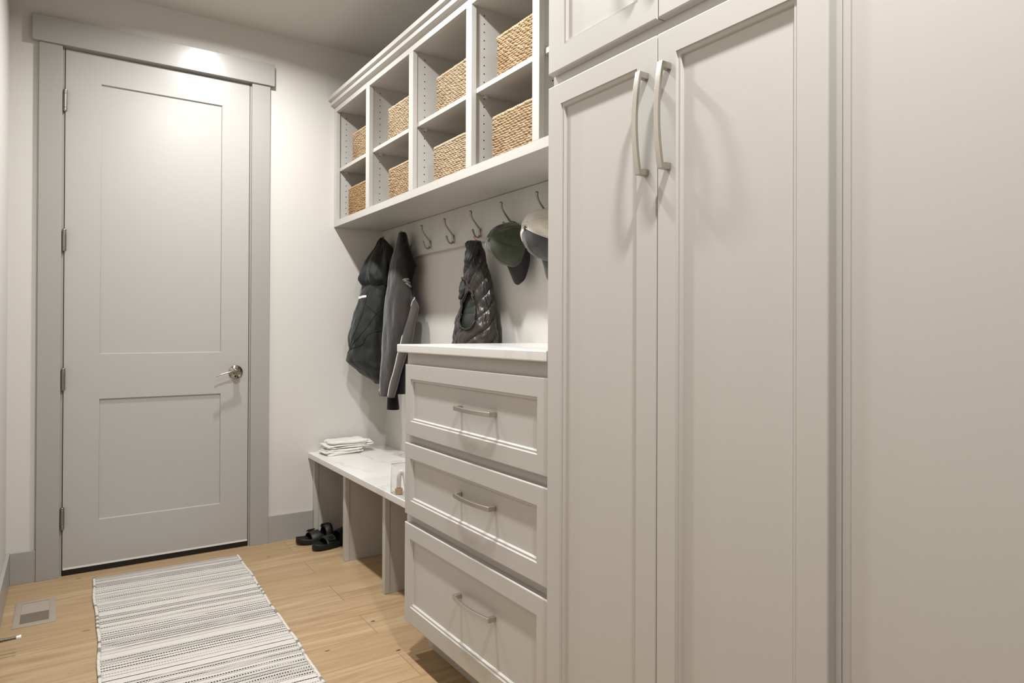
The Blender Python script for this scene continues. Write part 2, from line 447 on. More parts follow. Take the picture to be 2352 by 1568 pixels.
def add_pull(c, L, axis, parent, name='pull'):
    o = obj(name, pull(c, L, axis), NICK, parent, bev=.0012, seg=3, ang=50); o['label'] = 'brushed nickel bow pull'; return o

# ------------------------------------------------------------------ drawer cabinet
XD = .986; YK = -1.5945; YW = -2.4900
B = thing('drawer_cabinet', 'light grey base cabinet with three framed drawers standing left of the tall wardrobe', 'cabinet', (1.28, -2.04, 0))
bm = bmesh.new(); box(bm, 1.0079, XR-.0005, YW, YK, .108, 1.0655)
obj('carcass', bm, CAB, B, bev=.001)
bm = bmesh.new(); box(bm, 1.0926, XR-.0005, YW, YK-.0005, 0.0005, .1078); obj('toe_kick', bm, CAB, B)
for z1, z0, fb, lab in ((1.0260, .7797, .0492, 'shallow top drawer front'), (.7512, .5037, .0508, 'middle drawer front'), (.4737, .1307, .0570, 'deep bottom drawer front')):
    d = obj('drawer_front', shaker(XD, -1.6232, YW+.002, z0, z1, .0445, .0465, .0502, fb), CAB, B); d['label'] = lab
    zc = {1.0260: .9085, .7512: .6450, .4737: .3360}[z1]
    add_pull((XD+.0105, -2.118, zc), .2150, 'y', d)
settle(B)
ct = obj('countertop', bx(.978, XR-.0006, YW+.0005, -1.5650, 1.0660, 1.0946), STONE, bev=.004, seg=4)
tag(rebase(ct), 'white quartz countertop on the three-drawer cabinet', 'countertop')

# ------------------------------------------------------------------ wardrobe
XW = .976; XC = XW+.0215
Wd = thing('wardrobe_cabinet', 'tall light grey wardrobe cabinet with paired long doors and two upper doors', 'cabinet', (1.28, -2.87, 0))
bm = bmesh.new(); box(bm, XC, XR-.0005, -3.262, -2.4925, .108, 2.46); box(bm, 1.07, XR-.0005, -3.262, -2.4925, .0005, .108)
obj('carcass', bm, CAB, Wd, bev=.001)
z0, z1 = .1307, 1.7400
dl = obj('door', shaker(XW, -2.4987, -2.8748, z0, z1, .0520, .0575, .0500, .0570), CAB, Wd); dl['label'] = 'left long door'
dr = obj('door', shaker(XW, -2.8777, -3.2524, z0, z1, .0503, .0560, .0500, .0570), CAB, Wd); dr['label'] = 'right long door'
add_pull((XW, -2.8455, 1.5650), .2100, 'z', dl); add_pull((XW, -2.9088, 1.5660), .2100, 'z', dr)
ul = obj('upper_door', shaker(XW, -2.4987, -2.8748, 1.7722, 2.372, .0575, .0560, .0500, .0560), CAB, Wd); ul['label'] = 'left upper door'
ur = obj('upper_door', shaker(XW, -2.8790, -3.2524, 1.7722, 2.372, .0503, .0560, .0500, .0560), CAB, Wd); ur['label'] = 'right upper door'
add_pull((XW, -2.8455, 1.985), .2100, 'z', ul); add_pull((XW, -2.9088, 1.985), .2100, 'z', ur)
settle(Wd)
E_ = thing('tall_end_panel', 'plain flat grey tall panel to the right of the wardrobe doors', 'panel', (1.28, -4.0, 0))
bm = bmesh.new(); box(bm, XC+.0005, XR-.0005, -3.40, -3.263, .0005, 2.46); obj('stile', bm, CAB, E_, bev=.001)
bm = bmesh.new(); box(bm, XC-.0075, XR-.001, -4.75, -3.2800, .0005, 2.46); obj('face_panel', bm, CAB, E_, bev=.0045, seg=4)
settle(E_)

# ------------------------------------------------------------------ cubby cabinet
XU = 1.2586; UB, UR, UT = 1.7300, 1.7646, 2.3796
U = thing('cubby_cabinet', 'open grey wall cabinet of two rows of cubbyholes above the coat hooks', 'cabinet', (1.4, -1.24, UB))
YE = -2.4915
ST = [(0, -.0351), (-.4962, -.5434), (-1.0265, -1.0705), (-1.5569, -1.5998), (-2.0103, -2.0503), (-2.4500, YE)]
bm = bmesh.new()
for a, b in ST: box(bm, XU, XU+.0215, a-.0003 if a == 0 else a, b, UR, UT)
box(bm, XU, XU+.0215, -.0003, YE, UB, UR); box(bm, XU, XU+.0215, -.0003, YE, UT, 2.44)
obj('face_frame', bm, CAB, U, bev=.0008)
bm = bmesh.new(); box(bm, XU+.0215, XR-.0005, -.0003, YE, UB+.0008, UR-.0006); obj('bottom_deck', bm, CAB, U)
bm = bmesh.new(); box(bm, XU+.0215, XR-.0005, -.0003, YE, UT+.002, UT+.020); obj('top_deck', bm, CAB, U)
bm = bmesh.new(); box(bm, 1.5640, XR-.0005, -.0003, YE, UR, UT); obj('back_panel', bm, CAB, U)
def partition(ya, yb, holes=True):
    bm = bmesh.new(); box(bm, XU+.0222, 1.5638, ya, yb, UR-.0004, UT+.0018)
    # flat dark discs paint the shade inside rows of shelf-pin holes (towards -y)
    for xx in (XU+.060, XU+.262):
        z = UR+.045
        while z < UT-.02:
            r = .0026; y = yb-.0002
            c = [bm.verts.new((xx+r*math.cos(2*PI*k/10), y, z+r*math.sin(2*PI*k/10))) for k in range(10)]
            bm.faces.new(c).material_index = 1; z += .032
    return bm
parts = []
for i, (a, b) in enumerate(ST):
    ya = -.0003 if i == 0 else a-.012; yb = (b+.008) if i < 5 else YE
    if i == 0: yb = -.0270
    obj('partition', partition(ya, yb), [CAB, DARK], U)
    parts.append((ya, yb))
for i in range(5):
    ya, yb = parts[i][1]-.001, parts[i+1][0]+.001
    s = obj('shelf', bx(XU+.0225, 1.5635, ya, yb, 2.0455, 2.0640), CAB, U, bev=.0008)
    for xx in (XU+.060, XU+.262):
        bm = bmesh.new(); tube(bm, [(xx, ya+.001, 2.0395), (xx, ya-.014, 2.0395)], .0045, 10); box(bm, xx-.007, xx+.007, ya-.0135, ya-.010, 2.032, 2.0454)
        obj('shelf_clip', bm, CLIP, s)
# crown: two coved steps
pr = [(XU, 2.4080), (XU-.0015, 2.4082), (XU-.004, 2.4086)]
for k in range(7):
    a = k/6*PI/2; pr.append((XU-.004-.018*(1-math.cos(a)), 2.4088+.0085*math.sin(a)))
pr += [(XU-.0222, 2.4185), (XU-.0222, 2.4372)]
for k in range(6):
    a = k/5*PI/2; pr.append((XU-.0240-.0110*(1-math.cos(a)), 2.4376+.0045*math.sin(a)))
pr += [(XU-.0362, 2.4430), (XU-.0362, 2.4630), (XU+.03, 2.4630), (XU+.03, 2.4405), (XU, 2.4402)]
bm = bmesh.new(); prism(bm, pr, -.0004, YE); obj('crown_moulding', bm, CAB, U)
settle(U)

# hook rail
hr = obj('hook_rail', bx(1.5443, XR-.0005, YE, -.0005, 1.5452, 1.7295), CAB, bev=.0015)
tag(rebase(hr), 'long flat grey board under the cubby cabinet that carries the coat hooks', 'rail')

# ------------------------------------------------------------------ coat hooks
def hook_bm():
    bm = bmesh.new()
    # plate on x=0, arms towards -x
    pl = [(-.013, -.006), (-.0115, .010), (-.008, .026), (-.006, .034), (0, .037)]
    n = 20; ringv = []
    outline = []
    for k in range(n):
        a = 2*PI*k/n; outline.append((.0085*math.cos(a)*(1-.25*math.sin(a)), .021*math.sin(a)))
    A = [bm.verts.new((-.0001, y, z)) for y, z in outline]; Bv = [bm.verts.new((-.0035, y*.8, z*.9)) for y, z in outline]
    for k in range(n): bm.faces.new((A[k], A[(k+1) % n], Bv[(k+1) % n], Bv[k]))
    bm.faces.new(Bv); bm.faces.new(A[::-1])
    up = spl([(-.003, 0, -.012), (-.006, 0, .004), (-.0085, 0, .018), (-.020, 0, .033), (-.036, 0, .051), (-.047, 0, .068), (-.0515, 0, .080), (-.0525, 0, .088)], 30)
    r = [.0062-.0022*min(1, i/12) if i < 20 else .0040+.0028*((i-20)/9)**1.0 for i in range(30)]
    tube(bm, up, r, 14)
    e = bmesh.ops.create_uvsphere(bm, u_segments=14, v_segments=10, radius=.0072, matrix=Matrix.Translation((-.0525, 0, .0890)))
    lo = spl([(-.003, 0, -.002), (-.006, 0, -.012), (-.013, 0, -.021), (-.024, 0, -.0205), (-.033, 0, -.010), (-.0385, 0, .002), (-.0405, 0, .008)], 24)
    tube(bm, lo, [.0055-.0018*min(1, i/10) if i < 15 else .0037+.0016*((i-15)/8) for i in range(24)], 14)
    bmesh.ops.create_uvsphere(bm, u_segments=14, v_segments=10, radius=.0057, matrix=Matrix.Translation((-.0406, 0, .0085)))
    return bm
HL = ['satin nickel double coat hook in the corner, holding the black hooded jacket',
      'satin nickel double coat hook holding the grey and black jacket',
      'bare satin nickel double coat hook next to the grey jacket',
      'bare satin nickel double coat hook, midway between the grey jacket and the quilted vest',
      'satin nickel double coat hook with the orange loop of the quilted vest on it',
      'satin nickel double coat hook holding the green cap',
      'satin nickel double coat hook holding the mesh-backed grey cap beside the wardrobe']
h0 = None
for y, lab in zip((-.150, -.408, -.662, -.919, -1.177, -1.437, -1.700), HL):
    if h0 is None: h0 = obj('coat_hook', hook_bm(), NICK2, smooth=True); h = h0
    else: h = h0.copy(); link(h)
    h.location = (1.5442, y, 1.5860); tag(h, lab, 'hook', 'coat hooks on the grey rail')

# ------------------------------------------------------------------ bench
Bn = thing('shoe_bench', 'low grey open-front shoe bench divided into bays, under the white stone seat', 'bench', (1.35, -.8, 0))
for ya, yb, lab in ((-.0008, -.0330, None), (-.5065, -.5392, None), (-1.0200, -1.0513, None)):
    o = obj('front_post', bx(1.1462, 1.1690, ya, yb, .0005, .4325), CAB, Bn, bev=.0012)
    obj('divider', bx(1.1692, XR-.0006, ya-.002 if ya > -.1 else ya-.008, yb+.0035, .0005, .4324), CAB, Bn)
obj('divider', bx(1.1462, XR-.0006, -1.5937, -1.575, .0005, .4324), CAB, Bn)
obj('back_board', bx(1.5600, XR-.0006, -1.5745, -.0305, .0005, .4322), CAB, Bn)
settle(Bn)
bt = obj('bench_seat', bx(1.1197, XR-.0006, -1.5938, -.0006, .4332, .4630), STONE, bev=.003, seg=3)
tag(rebase(bt), 'white stone seat slab with faint grey veins on the low bench', 'bench top')

# ------------------------------------------------------------------ rug
def rug_mat():
    k = M('woven_rug')
    sep = k.n('ShaderNodeSeparateXYZ'); k.l(k.co(), sep.inputs[0]); X, Y = sep.outputs[0], sep.outputs[1]
    wob = k.math('MULTIPLY', k.math('SUBTRACT', k.noise(3, k.co((1.5, .6, 1)), 2), .5), .005)
    Yw = k.math('ADD', k.math('ADD', Y, wob), k.math('MULTIPLY', X, .034))
    row = k.math('MULTIPLY', Yw, 1/.0104); ri = k.math('FLOOR', row); rf = k.math('FRACT', row)
    wn = k.n('ShaderNodeTexWhiteNoise'); wn.noise_dimensions = '1D'; k.l(ri, wn.inputs['W']); r1 = wn.outputs['Value']
    wn2 = k.n('ShaderNodeTexWhiteNoise'); wn2.noise_dimensions = '1D'; k.l(k.math('ADD', ri, 71.3), wn2.inputs['W']); r2 = wn2.outputs['Value']
    # slow variation along each weft row
    cm = k.n('ShaderNodeCombineXYZ'); k.l(k.math('MULTIPLY', X, 5.0), cm.inputs[0]); k.l(k.math('MULTIPLY', ri, 7.7), cm.inputs[1])
    vx = k.n('ShaderNodeTexNoise'); vx.inputs['Scale'].default_value = 1.0; vx.inputs['Detail'].default_value = 2; k.l(cm.outputs[0], vx.inputs['Vector'])
    ph = k.math('ADD', k.math('MULTIPLY', X, 1/.0085), k.math('MULTIPLY', k.math('MODULO', ri, 2.0), .5))
    tri = k.math('ABSOLUTE', k.math('SUBTRACT', k.math('FRACT', ph), .5))             # 0..0.5
    dash = k.math('GREATER_THAN', tri, k.math('MULTIPLY', r2, .17))
    alt = k.ramp(r1, [(0.0, .05), (.28, .55), (.45, 1.0), (.6, 1.0)], 'CONSTANT')     # how dark each row's yarn is
    alt = k.math('MULTIPLY', alt, k.math('ADD', k.math('MULTIPLY', k.math('MODULO', k.math('ABSOLUTE', ri), 2.0), .5), .5))
    band = k.math('LESS_THAN', k.math('ABSOLUTE', k.math('SUBTRACT', rf, .5)), k.math('ADD', k.math('MULTIPLY', r2, .18), .24))
    g = k.math('MULTIPLY', k.math('MULTIPLY', dash, alt), band)
    g = k.math('MULTIPLY', g, k.ramp(vx.outputs['Fac'], [(.34, .45), (.47, 1.0)]))
    yarn = k.mix(k.noise(240, detail=1), srgb('#191716'), srgb('#37332F'))
    cream = k.mix(k.noise(160, detail=2), srgb('#BEB9B2'), srgb('#D3CEC7'))
    k.base(k.mix(g, cream, yarn)); k.set(Roughness=.95, Specular_IOR_Level=.1, Sheen_Weight=.2)
    h = k.math('SUBTRACT', k.math('SINE', k.math('MULTIPLY', rf, PI)), k.math('MULTIPLY', k.math('COSINE', k.math('MULTIPLY', ph, 2*PI)), .25))
    k.bump(h, .55, .0016); return k.m
def binding_mat():
    k = M('rug_binding')
    sep = k.n('ShaderNodeSeparateXYZ'); k.l(k.co(), sep.inputs[0])
    w = k.math('FRACT', k.math('ADD', k.math('MULTIPLY', sep.outputs[1], 1/.0105), k.math('MULTIPLY', sep.outputs[0], 60.0)))
    ri = k.math('FLOOR', k.math('MULTIPLY', sep.outputs[1], 1/.021))
    wn = k.n('ShaderNodeTexWhiteNoise'); wn.noise_dimensions = '1D'; k.l(ri, wn.inputs['W'])
    dk = k.math('MULTIPLY', k.math('LESS_THAN', w, .30), .6)
    c = k.mix(dk, srgb('#DDD8CF'), srgb('#6A6661')); c = k.mix(k.ramp(wn.outputs['Value'], [(.72, 0.0), (.8, .75)]), c, srgb('#5C5854'))
    k.base(c); k.set(Roughness=.95, Specular_IOR_Level=.1); k.bump(k.math('SINE', k.math('MULTIPLY', w, PI)), .7, .002); return k.m
def rug():
    TL, TR, BR, BL = Vector((.1232, -.1331)), Vector((.7257, -.1535)), Vector((.6870, -1.98)), Vector((.0960, -1.96))
    cx, cy = .41, -1.05
    def P(u, v):
        p = TL.lerp(TR, u).lerp(BL.lerp(BR, u), v); y = p.y
        wl = .0035*math.sin(y*7+1)+.0015*math.sin(y*19); wr = .0025*math.sin(y*9)+.0012*math.sin(y*23)
        p.x += wl*(1-u)+wr*u; return p
    nu, nv = 60, 180; bm = bmesh.new(); top = []
    for j in range(nv+1):
        top.append([])
        for i in range(nu+1):
            p = P(i/nu, j/nv); z = .0068+.0012*(N3(p.x*6, p.y*5)+.3*N3(p.x*20, p.y*14))
            top[-1].append(bm.verts.new((p.x-cx, p.y-cy, z)))
    bot = [[bm.verts.new((v.co.x, v.co.y, .0006)) for v in r] for r in (top[0], top[-1])]
    bl = [bm.verts.new((r[0].co.x, r[0].co.y, .0006)) for r in top]; brr = [bm.verts.new((r[-1].co.x, r[-1].co.y, .0006)) for r in top]
    for j in range(nv):
        for i in range(nu): bm.faces.new((top[j][i], top[j][i+1], top[j+1][i+1], top[j+1][i]))
        bm.faces.new((top[j][0], top[j+1][0], bl[j+1], bl[j])); bm.faces.new((top[j][-1], top[j+1][-1], brr[j+1], brr[j]))
    for r, b in ((top[0], bot[0]), (top[-1], bot[1])):
        for i in range(nu): bm.faces.new((r[i], r[i+1], b[i+1], b[i]))
    t = thing('runner_rug', 'flat-woven cream and grey striped runner rug on the oak floor before the door', 'rug', (cx, cy, 0))
    o = obj('woven_field', bm, rug_mat(), t, smooth=True)
    bmat = binding_mat()
    for u in (0, 1):
        bm = bmesh.new(); n = 400; pts = []; rad = []
        for j in range(n+1):
            p = P(u, j/n); pts.append((p.x-cx+(.003 if u else -.003), p.y-cy, .0056)); rad.append(.0056+.0005*math.sin(j*2.2))
        tube(bm, pts, rad, 10, sy=.82); obj('edge_binding', bm, bmat, t, smooth=True)
rug()

# ------------------------------------------------------------------ floor register
def vent():
    m = paint('vent_enamel', '#9C9081', .38, 200, .03, .5, .01)
    x0, x1, y0, y1 = -.1576, -.0202, -.5820, -.2880
    t = thing('floor_vent', 'taupe metal floor register set in the oak floor left of the rug', 'vent', ((x0+x1)/2, (y0+y1)/2, 0))
    ix0, ix1, iy0, iy1 = -.1350, -.0425, -.5500, -.3110
    bm = bmesh.new(); h = .0042
    o = [(x0, y0), (x1, y0), (x1, y1), (x0, y1)]; o2 = [(x0+.006, y0+.006), (x1-.006, y0+.006), (x1-.006, y1-.006), (x0+.006, y1-.006)]; i_ = [(ix0, iy0), (ix1, iy0), (ix1, iy1), (ix0, iy1)]
    L = [[bm.verts.new((a, b, z)) for a, b in q] for q, z in ((o, .0006), (o, .0018), (o2, h), (i_, h), (i_, .0012))]
    for a, b in zip(L, L[1:]):
        for k in range(4): bm.faces.new((a[k], a[(k+1) % 4], b[(k+1) % 4], b[k]))
    obj('frame', bm, m, t, bev=.0006)
    obj('duct_shade', bx(ix0, ix1, iy0, iy1, .0003, .0009), DARK, t)['label'] = 'black sheet painted for the shade below the louvres'  # flat black sheet paints the shade below the louvres
    obj('damper_plate', bx(ix0+.0005, ix1-.0005, -.4400, iy1-.004, .0010, .0035), paint('damper', '#B2A89D', .45), t)
    bm = bmesh.new(); y = iy0+.006; i = 0
    while y < iy1-.006:
        w = .0016 if y < -.443 else .0030
        box(bm, ix0, ix1, y-w/2, y+w/2, .0012, .0039); y += .0086 if y < -.443 else .0068
    o = obj('louvres', bm, m, t)
    settle(t)
vent()

# ------------------------------------------------------------------ spring door stop
def stop():
    x0 = -.1925; y, z = -.842, .0600; xe = -.1205
    t = thing('spring_door_stop', 'coiled spring door stop with a white tip on the left baseboard', 'door stop', (x0, y, z))
    bm = bmesh.new(); lathe(bm, [(0, 0), (.0115, 0), (.0115, .003), (.008, .006), (0, .006)], (x0, y, z), 'x', 20); obj('mount', bm, NICK2, t, smooth=False)
    bm = bmesh.new(); n = 22*12; L = xe-x0-.014; pts = []
    for i in range(n+1):
        a = 2*PI*i/12; s = i/n; r = .0062-.0022*s; pts.append((x0+.004+L*s, y+r*math.cos(a), z+.0000+r*math.sin(a)))
    tube(bm, pts, .0014, 6); obj('spring', bm, NICK2, t, smooth=True)
    bm = bmesh.new(); lathe(bm, [(0, 0), (.0052, 0), (.0056, .003), (.0074, .0125), (.0070, .0140), (0, .0143)], (xe-.0105, y, z), 'x', 24); obj('tip', bm, WHITEP, t, smooth=False, bev=.0005)['label'] = 'white plastic tip'
    settle(t)
stop()

# ------------------------------------------------------------------ baskets
def basket(name, seed, W=.300, Dp=.262, H=.170, rows=20, mat=None):
    """woven box, front at x=0 facing -x, open top, base at z=0"""
    rn = random.Random(seed); r = .018; P = []
    # perimeter path (rounded rectangle), counterclockwise from the front-left
    def path(s):
        hw, hd = W/2, Dp/2
        segs = [('l', W-2*r), ('a', PI*r/2), ('l', Dp-2*r), ('a', PI*r/2)]*2
        return segs
    segs = [W-2*r, PI*r/2, Dp-2*r, PI*r/2, W-2*r, PI*r/2, Dp-2*r, PI*r/2]; per = sum(segs)
    def at(s):
        s %= per
        corners = [((0, W/2-r), (0, -1), (-1, 0)), None, ((r, -W/2), (1, 0), (0, -1)), None, ((Dp, -W/2+r), (0, 1), (1, 0)), None, ((Dp-r, W/2), (-1, 0), (0, 1)), None]
        cen = {1: (r, -W/2+r, PI, 1.5*PI), 3: (Dp-r, -W/2+r, 1.5*PI, 2*PI), 5: (Dp-r, W/2-r, 0, .5*PI), 7: (r, W/2-r, .5*PI, PI)}
        for k in range(8):
            if s <= segs[k] or k == 7:
                if k % 2 == 0:
                    (px, py), (dx, dy), (nx, ny) = corners[k]; return px+dx*s, py+dy*s, nx, ny
                cx, cy, a0, a1 = cen[k]; a = a0+(a1-a0)*min(1, s/segs[k]); return cx+r*math.cos(a), cy+r*math.sin(a), math.cos(a), math.sin(a)
            s -= segs[k]
    col = .0225; ncol = int(round(per/col)); nu = ncol*9; nv = rows*7; bm = bmesh.new(); R = []
    jit = [[rn.uniform(-1, 1) for _ in range(ncol)] for _ in range(rows)]; rj = [rn.uniform(-.5, .5) for _ in range(rows+1)]
    for j in range(nv+1):
        v = j/nv*rows; rw = min(int(v), rows-1); f = v-rw; ring = []
        prof = math.sqrt(max(0, 1-(2*f-1)**2))
        for i in range(nu):
            u = i/nu*ncol
            uu = u+.5*(rw % 2)+.16*(f-.5)+.12*rj[rw]
            c = math.floor(uu) % ncol; lu = uu-math.floor(uu)
            over = max(0.0, math.sin(PI*lu))                     # strand arcs over each upright
            d = .0078*prof*(.30+.70*over**.6)*(1+.28*jit[rw][c])
            d += .0010*N3(u*2.3, v*2.1, seed)
            px, py, nx, ny = at(i/nu*per)
            bow = .004*math.sin(PI*j/nv)*N3(i/nu*5, seed*3.1)
            z = j/nv*(H-.006)+.0012*N3(u*.9, v*.7, seed+5)+.0010*jit[rw][c]*math.sin(PI*lu)
            ring.append(bm.verts.new((px+nx*(d+bow-.003), py+ny*(d+bow-.003), max(.0004, z))))
        R.append(ring)
    for j in range(nv):
        for i in range(nu): bm.faces.new((R[j][i], R[j][(i+1) % nu], R[j+1][(i+1) % nu], R[j+1][i]))
    # inner wall and floor
    IN = []
    for z in (H-.006, .006):
        IN.append([])
        for i in range(0, nu, 6):
            px, py, nx, ny = at(i/nu*per); IN[-1].append(bm.verts.new((px-nx*.010, py-ny*.010, z)))
    m = len(IN[0])
    for i in range(m): bm.faces.new((IN[0][i], IN[0][(i+1) % m], IN[1][(i+1) % m], IN[1][i]))
    bm.faces.new(IN[1]); bm.faces.new(R[0][::-1])
    t = bpy.data.objects.new(name, None); C.objects.link(t); t.empty_display_size = .05
    body = obj('basket_body', bm, mat, t, smooth=True)
    bm = bmesh.new(); n = 420; pts = []; rad = []
    for i in range(n):
        px, py, nx, ny = at(i/n*per); pts.append(Vector((px-nx*.003, py-ny*.003, H-.007+.0016*N3(i*.09, seed))))
    seg = 12; rings = []
    for i, p in enumerate(pts):
        px, py, nx, ny = at(i/n*per); ring = []
        for k in range(seg):
            a = 2*PI*k/seg; tw = i/n*per/.0125*2*PI
            rr = .0066*(1+.16*math.cos(a*1+tw)+.10*N3(i*.35, k*.6, seed))
            ring.append(bm.verts.new((p.x+nx*rr*math.cos(a), p.y+ny*rr*math.cos(a), p.z+rr*math.sin(a))))
        rings.append(ring)
    for i in range(n):
        for k in range(seg): bm.faces.new((rings[i][k], rings[i][(k+1) % seg], rings[(i+1) % n][(k+1) % seg], rings[(i+1) % n][k]))
    obj('rim', bm, mat, t, smooth=True)
    return t
protos = {}
BK = [ # y of the left front corner, shelf z, height scale, straw, label
 (-.1680, 2.0643, .965, 0, 'honey-coloured woven seagrass basket in the upper row, nearest the door wall'),
 (-.1055, 1.7648, 1.02, 0, 'darkest honey woven seagrass basket in the lower row, nearest the door wall'),
 (-.6760, 2.0643, .985, 1, 'woven seagrass basket in the upper row, second cubby from the door wall'),
 (-.6850, 1.7648, .990, 2, 'woven seagrass basket in the lower row, second cubby from the door wall'),
 (-1.2085, 2.0643, .950, 1, 'woven seagrass basket in the upper row, third cubby from the door wall'),
 (-1.1790, 1.7648, .990, 1, 'palest woven seagrass basket in the lower row, third cubby from the door wall'),
 (-1.7028, 2.0643, .955, 0, 'woven seagrass basket in the upper row, beside the tall wardrobe'),
 (-1.6730, 1.7648, 1.02, 0, 'coarse woven seagrass basket in the lower row, beside the tall wardrobe')]
for i, (yl, z, hs, mi, lab) in enumerate(BK):
    W = .296
    t = basket('seagrass_basket', 3+i*7, W=W, H=.170*hs, rows=19 if i != 7 else 18, mat=STRAW[{0: 0, 1: 2, 2: 1, 3: 0, 4: 1, 5: 1, 6: 0, 7: 0}[i]])
    t.location = (1.3040, yl-W/2, z+.0004); tag(t, lab, 'basket', 'seagrass baskets in the cubbyholes')

# ------------------------------------------------------------------ sandals
def sandal_shape(t, side):
    """half width at t in 0 (heel)..1 (toe)"""
    w = .034+.014*max(0, math.sin(PI*min(1, max(0, (t-.25)/.75))))**1.0
    w *= max(0, 1-max(0, (.12-t)/.12)**2.2*.85)**.5*max(0, 1-max(0, (t-.82)/.18)**2.3*.93)**.5
    return w
def sandal(name, side, mat):
    L = .268; root = bpy.data.objects.new(name, None); C.objects.link(root); root.empty_display_size = .03
    def cl(t): return side*(.010*math.sin(PI*t)-.006*t)       # slight banana curve
    def toe(t): return .010*max(0, (t-.72)/.28)**1.8
    bm = bmesh.new(); n = 40; m = 18; rows = []
    for i in range(n+1):
        t = .002+.996*i/n; w = max(.0035, sandal_shape(t, side)); x = -L/2+L*t; c = cl(t); base = toe(t)
        ring = []
        # outline cross section: bottom, side, rim, dished footbed
        sec = [(-.86, 0), (-1.0, .006), (-.97, .012), (-1.02, .014), (-1.01, .026), (-.95, .0290), (-.86, .0265), (-.6, .0215), (-.3, .0195), (0, .0190), (.3, .0195), (.6, .0215), (.86, .0265), (.95, .0290), (1.01, .026), (1.02, .014), (.97, .012), (1.0, .006), (.86, 0)]
        endf = min(1, min(t, 1-t)/.05)
        for a, h in sec:
            hh = h if h < .025 or True else h
            if abs(a) < .9 and h > .018: hh = h+(1-endf)*.007
            ring.append(bm.verts.new((x, c+a*w, base+hh)))
        rows.append(ring)
    k = len(rows[0])
    for i in range(n):
        for j in range(k): bm.faces.new((rows[i][j], rows[i][(j+1) % k], rows[i+1][(j+1) % k], rows[i+1][j]))
    bm.faces.new(rows[0][::-1]); bm.faces.new(rows[-1])
    obj('sole', bm, mat, root, smooth=True)
    def strap(t0, t1, h, lift):
        bm = bmesh.new(); ns = 12; nc = 30; O = []; I = []
        for i in range(ns+1):
            t = t0+(t1-t0)*i/ns; w = sandal_shape(t, side)*1.04; x = -L/2+L*t; c = cl(t); ro = []; ri = []
            hh = h+lift*(1-i/ns)
            for j in range(nc+1):
                a = PI*j/nc; yy = -math.cos(a); zz = max(0, math.sin(a))**.75
                xx = x+(.010*(math.sin(a)) if i == 0 else 0)-(.008*math.sin(a) if i == ns else 0)
                e = .0022*math.sin(PI*i/ns)
                ro.append(bm.verts.new((xx, c+yy*(w+e), .016+zz*(hh+e)))); ri.append(bm.verts.new((xx, c+yy*(w-.0045), .016+zz*(hh-.0045))))
            O.append(ro); I.append(ri)
        for i in range(ns):
            for j in range(nc): bm.faces.new((O[i][j], O[i][j+1], O[i+1][j+1], O[i+1][j])); bm.faces.new((I[i][j], I[i+1][j], I[i+1][j+1], I[i][j+1]))
        for j in range(nc): bm.faces.new((O[0][j], I[0][j], I[0][j+1], O[0][j+1])); bm.faces.new((O[-1][j], O[-1][j+1], I[-1][j+1], I[-1][j]))
        for i in range(ns): bm.faces.new((O[i][0], O[i+1][0], I[i+1][0], I[i][0])); bm.faces.new((O[i][-1], I[i][-1], I[i+1][-1], O[i+1][-1]))
        s = obj('strap', bm, mat, root, smooth=True); mm = s.modifiers.new('es', 'EDGE_SPLIT'); mm.split_angle = math.radians(50)
        # strap end tab and buckle on the outer side
        t = (t0+t1)/2; w = sandal_shape(t, side)*1.04; x = -L/2+L*t; hh = h+lift*.5; sg = -1
        bm = bmesh.new(); q = []
        for a in (.15, .20, .25, .30, .35):
            A = PI*a; yy = -math.cos(A)*side; zz = max(0, math.sin(A))**.75; q.append((cl(t)+yy*(w+.004), .016+zz*(hh+.0045)))
        for s0, s1, wd, th in ((0, 4, .013, .003),):
            for (ya, za), (yb, zb) in zip(q[s0:s1], q[s0+1:s1+1]):
                nrm = Vector((0, -(zb-za), (yb-ya))); nrm = nrm.normalized()*th
                if nrm.z < 0: nrm = -nrm
                v = [bm.verts.new((x+dx, y_+o_.y, z_+o_.z)) for o_ in (Vector((0, 0, 0)), nrm) for dx, y_, z_ in ((-wd, ya, za), (wd, ya, za), (wd, yb, zb), (-wd, yb, zb))]
                for f in ((0, 1, 2, 3), (7, 6, 5, 4), (0, 4, 5, 1), (1, 5, 6, 2), (2, 6, 7, 3), (3, 7, 4, 0)): bm.faces.new([v[i] for i in f])
        obj('strap_tab', bm, mat, s, bev=.001)
        ya, za = q[2]; bm = bmesh.new()
        yb, zb = q[3]; dn = Vector((0, yb-ya, zb-za)).normalized(); nr = Vector((0, dn.z, -dn.y)); nr = -nr if nr.z < 0 else nr
        c0 = Vector((x, ya, za))+nr*.005
        for du, dv, lu, lv in ((0, .011, .0185, .0028), (0, -.011, .0185, .0028), (.017, 0, .0028, .0135), (-.017, 0, .0028, .0135), (0, 0, .0165, .0018)):
            cc = c0+Vector((du, 0, 0))+dn*dv; vs = []
            for sz in (-.0018, .0024):
                for a, b in ((-lu, -lv), (lu, -lv), (lu, lv), (-lu, lv)): vs.append(bm.verts.new(cc+Vector((a, 0, 0))+dn*b+nr*sz))
            for f in ((0, 3, 2, 1), (4, 5, 6, 7), (0, 1, 5, 4), (1, 2, 6, 5), (2, 3, 7, 6), (3, 0, 4, 7)): bm.faces.new([vs[i] for i in f])
        obj('buckle', bm, mat, s, bev=.0007)
    strap(.555, .775, .038, .010); strap(.30, .475, .060, .012)
    return root
EVA = plain('black_eva_foam', '#151515', .5, .45)
s1 = sandal('slide_sandal', 1, EVA); s1.location = (1.156, -.128, .0005); s1.rotation_euler = (0, 0, math.radians(180+6))
tag(s1, 'black two-strap buckled sandal at the back, half hidden behind the other one', 'sandal', 'pair of black sandals by the bench')
